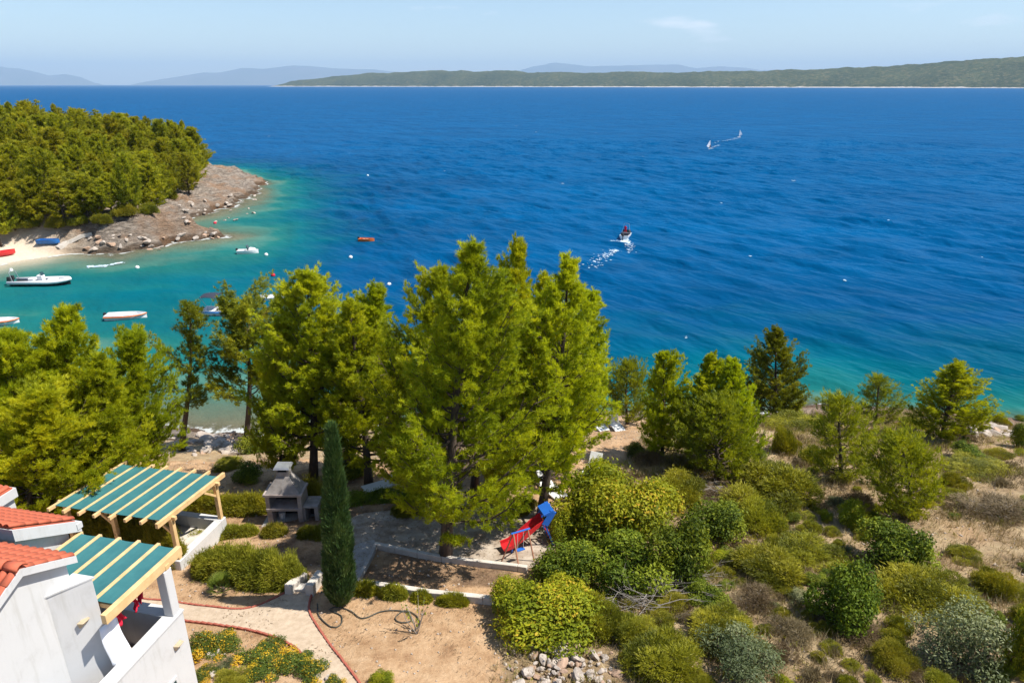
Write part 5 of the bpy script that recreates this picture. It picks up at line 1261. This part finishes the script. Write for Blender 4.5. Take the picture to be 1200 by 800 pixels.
# flower bed
GF = 'plants in the yellow flower bed'
for (bx, by, w, h, kd, nm, lab) in (
    (240, 772, 44, 36, 'yellowflower', 'flowering_plant', 'leafy yellow flowered plant against the white house wall'),
    (268, 768, 46, 20, 'yellowflower', 'flowering_plant', 'yellow flowers just behind the grey cushion plant'),
    (300, 784, 52, 26, 'yellowflower', 'flowering_plant', 'spreading yellow flowers right of the grey cushion plant'),
    (335, 794, 56, 26, 'yellowflower', 'flowering_plant', 'orange yellow flower mat in the middle of the flower bed'),
    (368, 801, 44, 26, 'yellowflower', 'flowering_plant', 'yellow flowered clump at the right end of the flower bed'),
    (238, 800, 36, 18, 'yellowflower', 'flowering_plant', 'yellow flower mat at the bottom beside the house wall'),
    (273, 806, 36, 20, 'rosemary', 'cushion_plant', 'rounded green cushion at the bottom of the flower bed'),
    (267, 788, 26, 17, 'greygreen', 'cushion_plant', 'pale grey cushion plant among yellow flowers'),
    (262, 758, 34, 18, 'yellowflower', 'flowering_plant', 'yellow flowers at the back of the bed beside the path edging'),
    (318, 772, 40, 20, 'yellowflower', 'flowering_plant', 'yellow flowers below the bend of the path edging'),
    (352, 782, 34, 18, 'yellowflower', 'flowering_plant', 'yellow flowers against the path edging right of the bend'),
    (300, 802, 40, 20, 'yellowflower', 'flowering_plant', 'yellow flowers at the bottom edge right of the green cushion'),
    (394, 806, 24, 16, 'yellowflower', 'flowering_plant', 'last small yellow flower clump before the gravel path'),
    (448, 808, 30, 18, 'bright', 'small_plant', 'small green plant at the bottom edge right of the path')):
    px_bush(kd, bx, by, w, h, nm, lab, GF, 'plant')

# bare sapling by the hose
sp2 = onground(489, 742); se = empty('sapling', tuple(sp2), 0, 'thin nearly bare sapling beside the hose', 'sapling'); tb = []; rg_ = np.random.default_rng(12); tipP = []
for k in range(9):
    a = rg_.uniform(0, 6.28); l = rg_.uniform(.5, 1.25); e_ = np.array([math.cos(a) * l * .45, math.sin(a) * l * .45, l]); tb.append(tube_np([(0, 0, -.05), tuple(e_ * .5 + rg_.normal(0, .05, 3)), tuple(e_)], [.014, .010, .004], 4, False)); tipP += [e_ * u for u in rg_.uniform(.5, 1, 9)]
link('stems', merge_tubes(tb), M['deadwood'], se); V, F, t = leaf_quads(np.array(tipP), np.tile([0, 0, 1.], (len(tipP), 1)), .09, .05, rg_); link('leaves', np_mesh('leaves', V, F, t), M['bright'], se)

# the maquis: shrubs read off the slope one by one
GS = 'shrubs of the right slope'
SHR = [
 ('bright', 700, 640, 118, 92, 'tall yellowing broadleaf bush right of the slide'), ('bright', 752, 640, 112, 84, 'tall bright bush behind the dark shrubs at centre'),
 ('lentisk', 672, 690, 92, 58, 'dark bush in front of the yellowing broadleaf bush'), ('lentisk', 728, 697, 108, 74, 'dark rounded bush left of the dead brushwood'),
 ('bright', 640, 760, 136, 76, 'bright green bush behind the rubble heap'), ('bright', 603, 726, 62, 52, 'small bright bush at the right end of the pale kerb'), ('heath', 692, 752, 76, 52, 'olive shrub right above the rubble heap'),
 ('lentisk', 790, 690, 84, 82, 'dark glossy bush above the dead brushwood'), ('lentisk', 840, 640, 86, 56, 'dark green bush right of the tall bright bush'), ('lentisk', 822, 716, 56, 34, 'low dark shrub right of the dead brushwood'),
 ('heath', 905, 690, 90, 44, 'yellow green heath left of the dark twin bush'), ('heath', 950, 668, 86, 36, 'yellow green heath behind the dark twin bush'),
 ('lentisk', 1046, 676, 92, 66, 'round dark green bush standing in dry grass'), ('lentisk', 982, 740, 90, 80, 'dark twin bush in front of the yellow heath'),
 ('heath', 1082, 722, 108, 50, 'spreading olive heath below the round dark bush'), ('greygreen', 1112, 800, 120, 98, 'grey green olive like bush near the lower right corner'),
 ('bright', 1190, 800, 62, 114, 'green bush cut by the right edge near the corner'), ('greygreen', 860, 812, 116, 74, 'grey green shrub at the bottom edge right of centre'),
 ('heath', 776, 806, 96, 52, 'low olive shrub at the bottom edge right of the rubble'), ('heath', 905, 600, 112, 56, 'wide olive heath below the dense pine trio'),
 ('bright', 998, 620, 38, 36, 'small bright bush beside the pale young pine'), ('heath', 932, 506, 74, 26, 'low heath at the foot of the dark pine'), ('heath', 914, 532, 30, 34, 'small upright heath left of the dry clearing'),
 ('lentisk', 743, 536, 30, 20, 'small dark shrub at the edge of the lounger clearing'), ('dry', 764, 548, 42, 26, 'brown dry shrub left of the dense pine trio'),
 ('heath', 1046, 522, 30, 22, 'small round heath in front of the wide shore pine'), ('lentisk', 1130, 541, 40, 24, 'dark shrub in front of the wide shore pine'), ('heath', 1146, 562, 76, 24, 'long low green heath on the dry slope at right'),
 ('heath', 1167, 537, 34, 15, 'tiny green heath at right behind the long low heath'), ('heath', 1117, 573, 30, 20, 'small round heath right of the pale young pine'), ('dry', 1160, 614, 90, 36, 'wide brown dry shrub on the bleached grass'),
 ('lentisk', 1192, 526, 26, 30, 'dark shrub at the right edge by the shore rocks'), ('dry', 1005, 600, 44, 30, 'brown dry shrub behind the small bright bush'), ('heath', 1072, 502, 34, 16, 'low heath between the two shore pines'),
 ('heath', 884, 626, 66, 40, 'olive heath right of the dark green bush'), ('dry', 880, 720, 62, 34, 'brown dry shrub below the yellow green heath'), ('dry', 930, 756, 66, 30, 'brown dry shrub left of the dark twin bush foot'),
 ('bright', 700, 590, 62, 52, 'bright leaves rising left of the lounger clearing path'), ('heath', 1130, 660, 40, 18, 'pale tuft like shrub on the bleached grass'), ('heath', 955, 545, 40, 24, 'low heath left of the young pine at mid slope'),
 ('dry', 838, 590, 70, 26, 'grey brown dry shrub in front of the feathery young pine'), ('heath', 790, 590, 76, 40, 'olive heath below the brown dry shrub'), ('bright', 662, 640, 46, 46, 'small bright bush just right of the slide'),
 ('heath', 1160, 700, 50, 36, 'olive heath behind the right edge bush'), ('dry', 1010, 760, 66, 30, 'brown dry shrub right of the dark twin bush'), ('heath', 845, 760, 80, 40, 'olive brown heath below the dead brushwood'), ('rosemary', 740, 760, 60, 40, 'brownish shrub right of the rubble heap'),
 ('lentisk', 312, 528, 60, 38, 'dark shrub at the shore right of the open crowned pine'), ('heath', 270, 552, 40, 18, 'low green shrub behind the garden pergola'), ('heath', 340, 545, 22, 14, 'small shrub behind the fireplace chimney'), ('lentisk', 295, 566, 44, 26, 'dark shrub behind the yellow green hedge'),
 ('heath', 472, 607, 26, 20, 'small dry green shrub on the soil under the pines'), ('lentisk', 500, 552, 70, 30, 'dark undergrowth shrub behind the central trunk'), ('lentisk', 592, 560, 70, 32, 'dark undergrowth shrub right of the central trunk'), ('lentisk', 415, 560, 60, 26, 'dark undergrowth shrub behind the fireplace hedge'),
 ('heath', 610, 602, 40, 24, 'green shrub at the back of the playground'), ('heath', 570, 590, 36, 20, 'low shrub at the back of the playground left of the leaning pine'), ('greygreen', 86, 626, 50, 32, 'grey green shrub below the near end of the garden pergola'),
 ('heath', 200, 640, 40, 24, 'small shrub by the white terrace wall'), ('bright', 392, 604, 40, 26, 'bright shrub left of the cypress behind'), ('bright', 655, 720, 60, 40, 'bright shrub between the dark bush and the rubble bush'),
]
names = {'lentisk': 'lentisk_bush', 'bright': 'broadleaf_bush', 'heath': 'heath_shrub', 'greygreen': 'grey_green_bush', 'dry': 'dry_shrub', 'rosemary': 'rosemary_bush'}
for kd, bx, by, w, h, lab in SHR: px_bush(kd, bx, by, w, h, names[kd], lab, GS)

# fill between them with small shrubs, each described by what it stands next to
LAND = [('round dark bush', 1046, 650), ('dark twin bush', 982, 705), ('pale young pine', 1066, 560), ('dense pine trio', 825, 480), ('dead brushwood', 770, 690), ('rubble heap', 655, 780), ('wide shore pine', 1106, 470), ('grey green corner bush', 1112, 750), ('young mid slope pine', 985, 515), ('lounger clearing', 712, 520), ('brown dry shrub', 1160, 595), ('wide olive heath', 905, 575), ('yellowing broadleaf bush', 700, 600)]
taken = [(s[1], s[2] - s[4] * .3, s[3] * .42) for s in SHR]
fill = []; tries = 0; rf = random.Random(21)
while len(fill) < 165 and tries < 9000:
    tries += 1; px = rf.uniform(690, 1215); py = 492 + (rf.random() ** .75) * 320
    if px < 760 and py < 560: continue
    if px < 735 and py > 745: continue
    if 1085 < px and 610 < py < 690 and rf.random() < .93: continue
    if 1080 < px and 540 < py < 640 and rf.random() < .6: continue
    if 1010 < px < 1100 and 480 < py < 600 and rf.random() < .5: continue
    w = rf.uniform(13, 32) * (.55 + (py - 480) / 330)
    if any(math.hypot(px - a, (py - b) * 1.4) < c * .8 + w * .35 for a, b, c in taken): continue
    kd = rf.choices(['heath', 'rosemary', 'dry', 'lentisk', 'greygreen', 'bright'], [34, 16, 22, 10, 6, 12])[0]
    fill.append((kd, px, py, w, w * rf.uniform(.45, .72))); taken.append((px, py, w * .5))
adj = {'heath': 'low olive heath', 'rosemary': 'small dull green shrub', 'dry': 'small brown dry shrub', 'lentisk': 'small dark shrub', 'greygreen': 'small grey green shrub', 'bright': 'small bright green shrub'}
keyed = {}
for f in fill:
    nmL, lx, ly = min(LAND, key=lambda q: math.hypot(q[1] - f[1], (q[2] - f[2]) * 1.3)); dx, dy = f[1] - lx, (f[2] - ly) * 1.3
    side = ('right of' if dx > 0 else 'left of') if abs(dx) > abs(dy) else ('in front of' if dy > 0 else 'behind')
    keyed.setdefault((f[0], nmL, side), []).append((math.hypot(dx, dy), f))
ordn = ['nearest of them', 'second nearest', 'third nearest', 'fourth nearest', 'fifth nearest', 'sixth nearest', 'seventh nearest', 'eighth nearest']
for (kd, nmL, side), lst in keyed.items():
    lst.sort(key=lambda q: q[0])
    for i, (_, f) in enumerate(lst):
        lab = f'{adj[kd]} {side} the {nmL}' + (f', {ordn[i]}' if len(lst) > 1 else '')
        px_bush(kd, f[1], f[2], f[3], f[4], names[kd], lab, GS)

# dead brushwood
def brushwood(pts, n, ln, name, label, seed):
    rg = np.random.default_rng(seed); P = np.array([onground(*p) for p in pts]); o = P[0]; e = empty(name, tuple(o), 0, label, 'brushwood'); tb = []
    for k in range(n):
        c = P[rg.integers(len(P))] + np.array([rg.normal(0, .35), rg.normal(0, .35), rg.uniform(.05, .5)]) - o; a = rg.uniform(-.6, .9) + (3.14 if rg.random() < .5 else 0); l = rg.uniform(.4, 1) * ln
        d = np.array([math.cos(a), math.sin(a), rg.uniform(-.1, .35)]) * l; mid = c + d * .5 + rg.normal(0, .08, 3)
        r_ = rg.uniform(.006, .024); tb.append(tube_np([tuple(c), tuple(mid), tuple(c + d)], [r_, r_ * .7, r_ * .25], 4, False))
        for q in range(3):
            s = rg.uniform(.3, .9); b = c + d * s; tb.append(tube_np([tuple(b), tuple(b + d * .3 + rg.normal(0, .15, 3))], [r_ * .5, .003], 3, False))
    link('branches', merge_tubes(tb), M['deadwood'], e); return e
brushwood([(735, 712), (750, 705), (768, 700), (785, 694), (800, 690), (770, 715), (815, 684)], 90, 1.5, 'dead_brushwood', 'tangle of bleached dead branches at the centre of the slope', 1)
brushwood([(796, 572), (812, 566), (826, 572), (842, 580)], 40, 1.0, 'dead_brushwood', 'grey dead twigs in front of the dense pine trio', 2)

# dry grass over the slope
def dry_grass():
    rg = np.random.default_rng(17); n = 78000; x = rg.uniform(-6, 60, n); y = rg.uniform(10, 47, n); ok = (x > -1 + (y - 10) * .02) & (np.abs(x) < y * 1.25 + 5); x, y = x[ok], y[ok]
    s = coast_s(x, y); den = np.clip(.5 + 2.2 * fbm(x / 2.6, y / 2.6, 44, 4), 0, 1); ok = (s > 3.2) & ~in_poly(x, y, GARDEN) & (rg.uniform(0, 1, len(x)) < den); x, y = x[ok], y[ok]
    P = np.stack([x, y, height(x, y)], 1); D = np.tile([.1, -.05, 1.0], (len(P), 1)); V, F, t = needles(P, D, 5, .34, .022, .42, rg, np.clip(.5 + 1.6 * fbm(x / 1.5, y / 1.5, 45, 3) + rg.normal(0, .15, len(P)), 0, 1))
    tag(link('dry_grass', np_mesh('dry_grass', V, F, t), M['straw']), 'bleached dry grass covering the right slope', 'grass', kind='stuff')
    n = 5000; x = rg.uniform(-22, 3, n); y = rg.uniform(11, 42, n); s = coast_s(x, y); ok = (s > 3) & (fbm(x / 1.8, y / 1.8, 46, 3) > .06); x, y = x[ok], y[ok]; P = np.stack([x, y, height(x, y)], 1)
    V, F, t = needles(P, np.tile([0, 0, 1.], (len(P), 1)), 4, .10, .012, .7, rg); tag(link('garden_weeds', np_mesh('garden_weeds', V, F, t), M['straw']), 'thin dry weeds on the bare garden soil', 'weeds', kind='stuff')
dry_grass()

# low scrub and dead stalks between the shrubs
def low_scrub():
    rg = np.random.default_rng(27)
    for nm, mt, n, thr, sd, L_, lab in (('low_scrub', 'heath', 9000, .04, 47, .20, 'low olive scrub growing between the shrubs of the slope'), ('dead_stalks', 'dry', 9000, .0, 48, .24, 'brown dead stalks between the shrubs of the slope'), ('green_seedlings', 'bright', 2600, .10, 49, .14, 'scattered green seedlings on the slope')):
        x = rg.uniform(0, 58, n * 3); y = rg.uniform(11, 46, n * 3); ok = (np.abs(x) < y * 1.25 + 5); x, y = x[ok], y[ok]
        s = coast_s(x, y); ok = (s > 3) & ~in_poly(x, y, GARDEN) & (fbm(x / 2.2, y / 2.2, sd, 4) - .06 * (x / y > .55) * (y < 33) > thr); x, y = x[ok][:n], y[ok][:n]
        k = 3; x = np.repeat(x, k) + rg.normal(0, .12, len(x) * k); y = np.repeat(y, k) + rg.normal(0, .12, len(y) * k)
        P = np.stack([x, y, height(x, y) + rg.uniform(0, .16, len(x))], 1); V, F, t = needles(P, np.tile([0, 0, 1.], (len(P), 1)), 4, L_, .022, .6, rg, np.clip(.5 + 1.5 * fbm(x / .9, y / .9, sd + 9, 3), 0, 1))
        tag(link(nm, np_mesh(nm, V, F, t), M[mt]), lab, 'scrub', kind='stuff')
low_scrub()

# the wood on the headland, tree by tree
GH = 'pines of the headland wood'; rh = random.Random(5); spots = []; tries = 0
rq = np.random.default_rng(5); cx_ = rq.uniform(-150, -58, 12000); cy2 = rq.uniform(99, 214, 12000); cand = list(zip(cx_.tolist(), cy2.tolist(), coast_s(cx_, cy2).tolist()))
while tries < 12000 and len(spots) < 210:
    x, y, s = cand[tries]; tries += 1
    lim = np.interp(y, [95, 108, 122, 132, 150, 180, 215], [5, 5, 3.5, 5, 10, 15, 15])
    if s < lim or (s > 62): continue
    if x / y < -.86: continue
    if any((x - a) ** 2 + (y - b) ** 2 < 4.7 ** 2 for a, b, _ in spots): continue
    spots.append((x, y, s))
rows = {}
for x, y, s in spots: rows.setdefault(min(6, int((math.hypot(x + 60, y - 100)) // 16)), []).append((x, y, s))
rown = ['first', 'second', 'third', 'fourth', 'fifth', 'sixth', 'seventh']
def nth(i): return ['first', 'second', 'third', 'fourth', 'fifth', 'sixth', 'seventh', 'eighth', 'ninth', 'tenth', 'eleventh', 'twelfth'][i] if i < 12 else f'{i + 1}th'
for r_, lst in sorted(rows.items()):
    lst.sort(key=lambda q: -q[0] / q[1])
    for i, (x, y, s) in enumerate(lst):
        Ht = rh.uniform(7.6, 12.2) * (.8 if s < 12 else 1)
        place_pine(rh.choice(['far_a', 'far_b', 'far_c', 'far_c', 'far_b']), (x, y, gz(x, y) - .1), Ht, rh.uniform(3.2, 4.8) * (.8 if s < 12 else 1), f'headland pine, {nth(i)} from the right in the {rown[r_]} row behind the beach', GH, mat='pine_far')
for k, (bx, by, ht, lab) in enumerate(((18, 268, 7, 'pine leaning over the beach cliff at the left edge'), (46, 264, 7.5, 'pine on the cliff above the blue dinghy'), (76, 262, 7, 'pine on the bank right of the blue dinghy'), (104, 258, 7, 'pine on the bank above the concrete ramp'), (132, 252, 6.5, 'pine on the bank above the big boulders'), (158, 244, 6.5, 'pine at the lower right corner of the headland wood'))):
    g = onground(bx, by); place_pine(['far_a', 'far_b', 'far_c'][k % 3], (g[0], g[1], g[2] - .1), ht, 3.6, lab, GH, mat='pine_far')
GB = 'shrubs at the foot of the headland wood'
for i, (px, py, w, lab) in enumerate(((150, 262, 26, 'pale green shrub on the headland bank above the boulders'), (175, 252, 22, 'shrub at the edge of the headland rocks below the wood'), (120, 268, 24, 'shrub on the headland bank above the concrete ramp'), (200, 232, 18, 'shrub at the inner edge of the headland shelf'), (70, 276, 24, 'shrub hanging over the cliff above the blue dinghy'), (95, 272, 20, 'shrub over the cliff right of the blue dinghy'), (40, 274, 26, 'shrub over the beach cliff at far left'))):
    px_bush('heath', px, py, w, w * .7, 'heath_shrub', lab, GB)

# ------------------------------------------------------------------ the air
hz = MB().box(-60000, 60000, -60000, 60000, -45, 1700).mesh('haze')
hm, nt, N, L, b = mat_new('sea_haze'); N.remove(b); pv = N.new('ShaderNodeVolumePrincipled')
pv.inputs['Color'].default_value = (.50, .72, 1.0, 1); pv.inputs['Density'].default_value = 3.4e-5; pv.inputs['Anisotropy'].default_value = 0.0
L.new(pv.outputs[0], N['Material Output'].inputs['Volume'])
tag(link('haze', hz, hm), 'thin blue summer haze over the sea', kind='stuff')
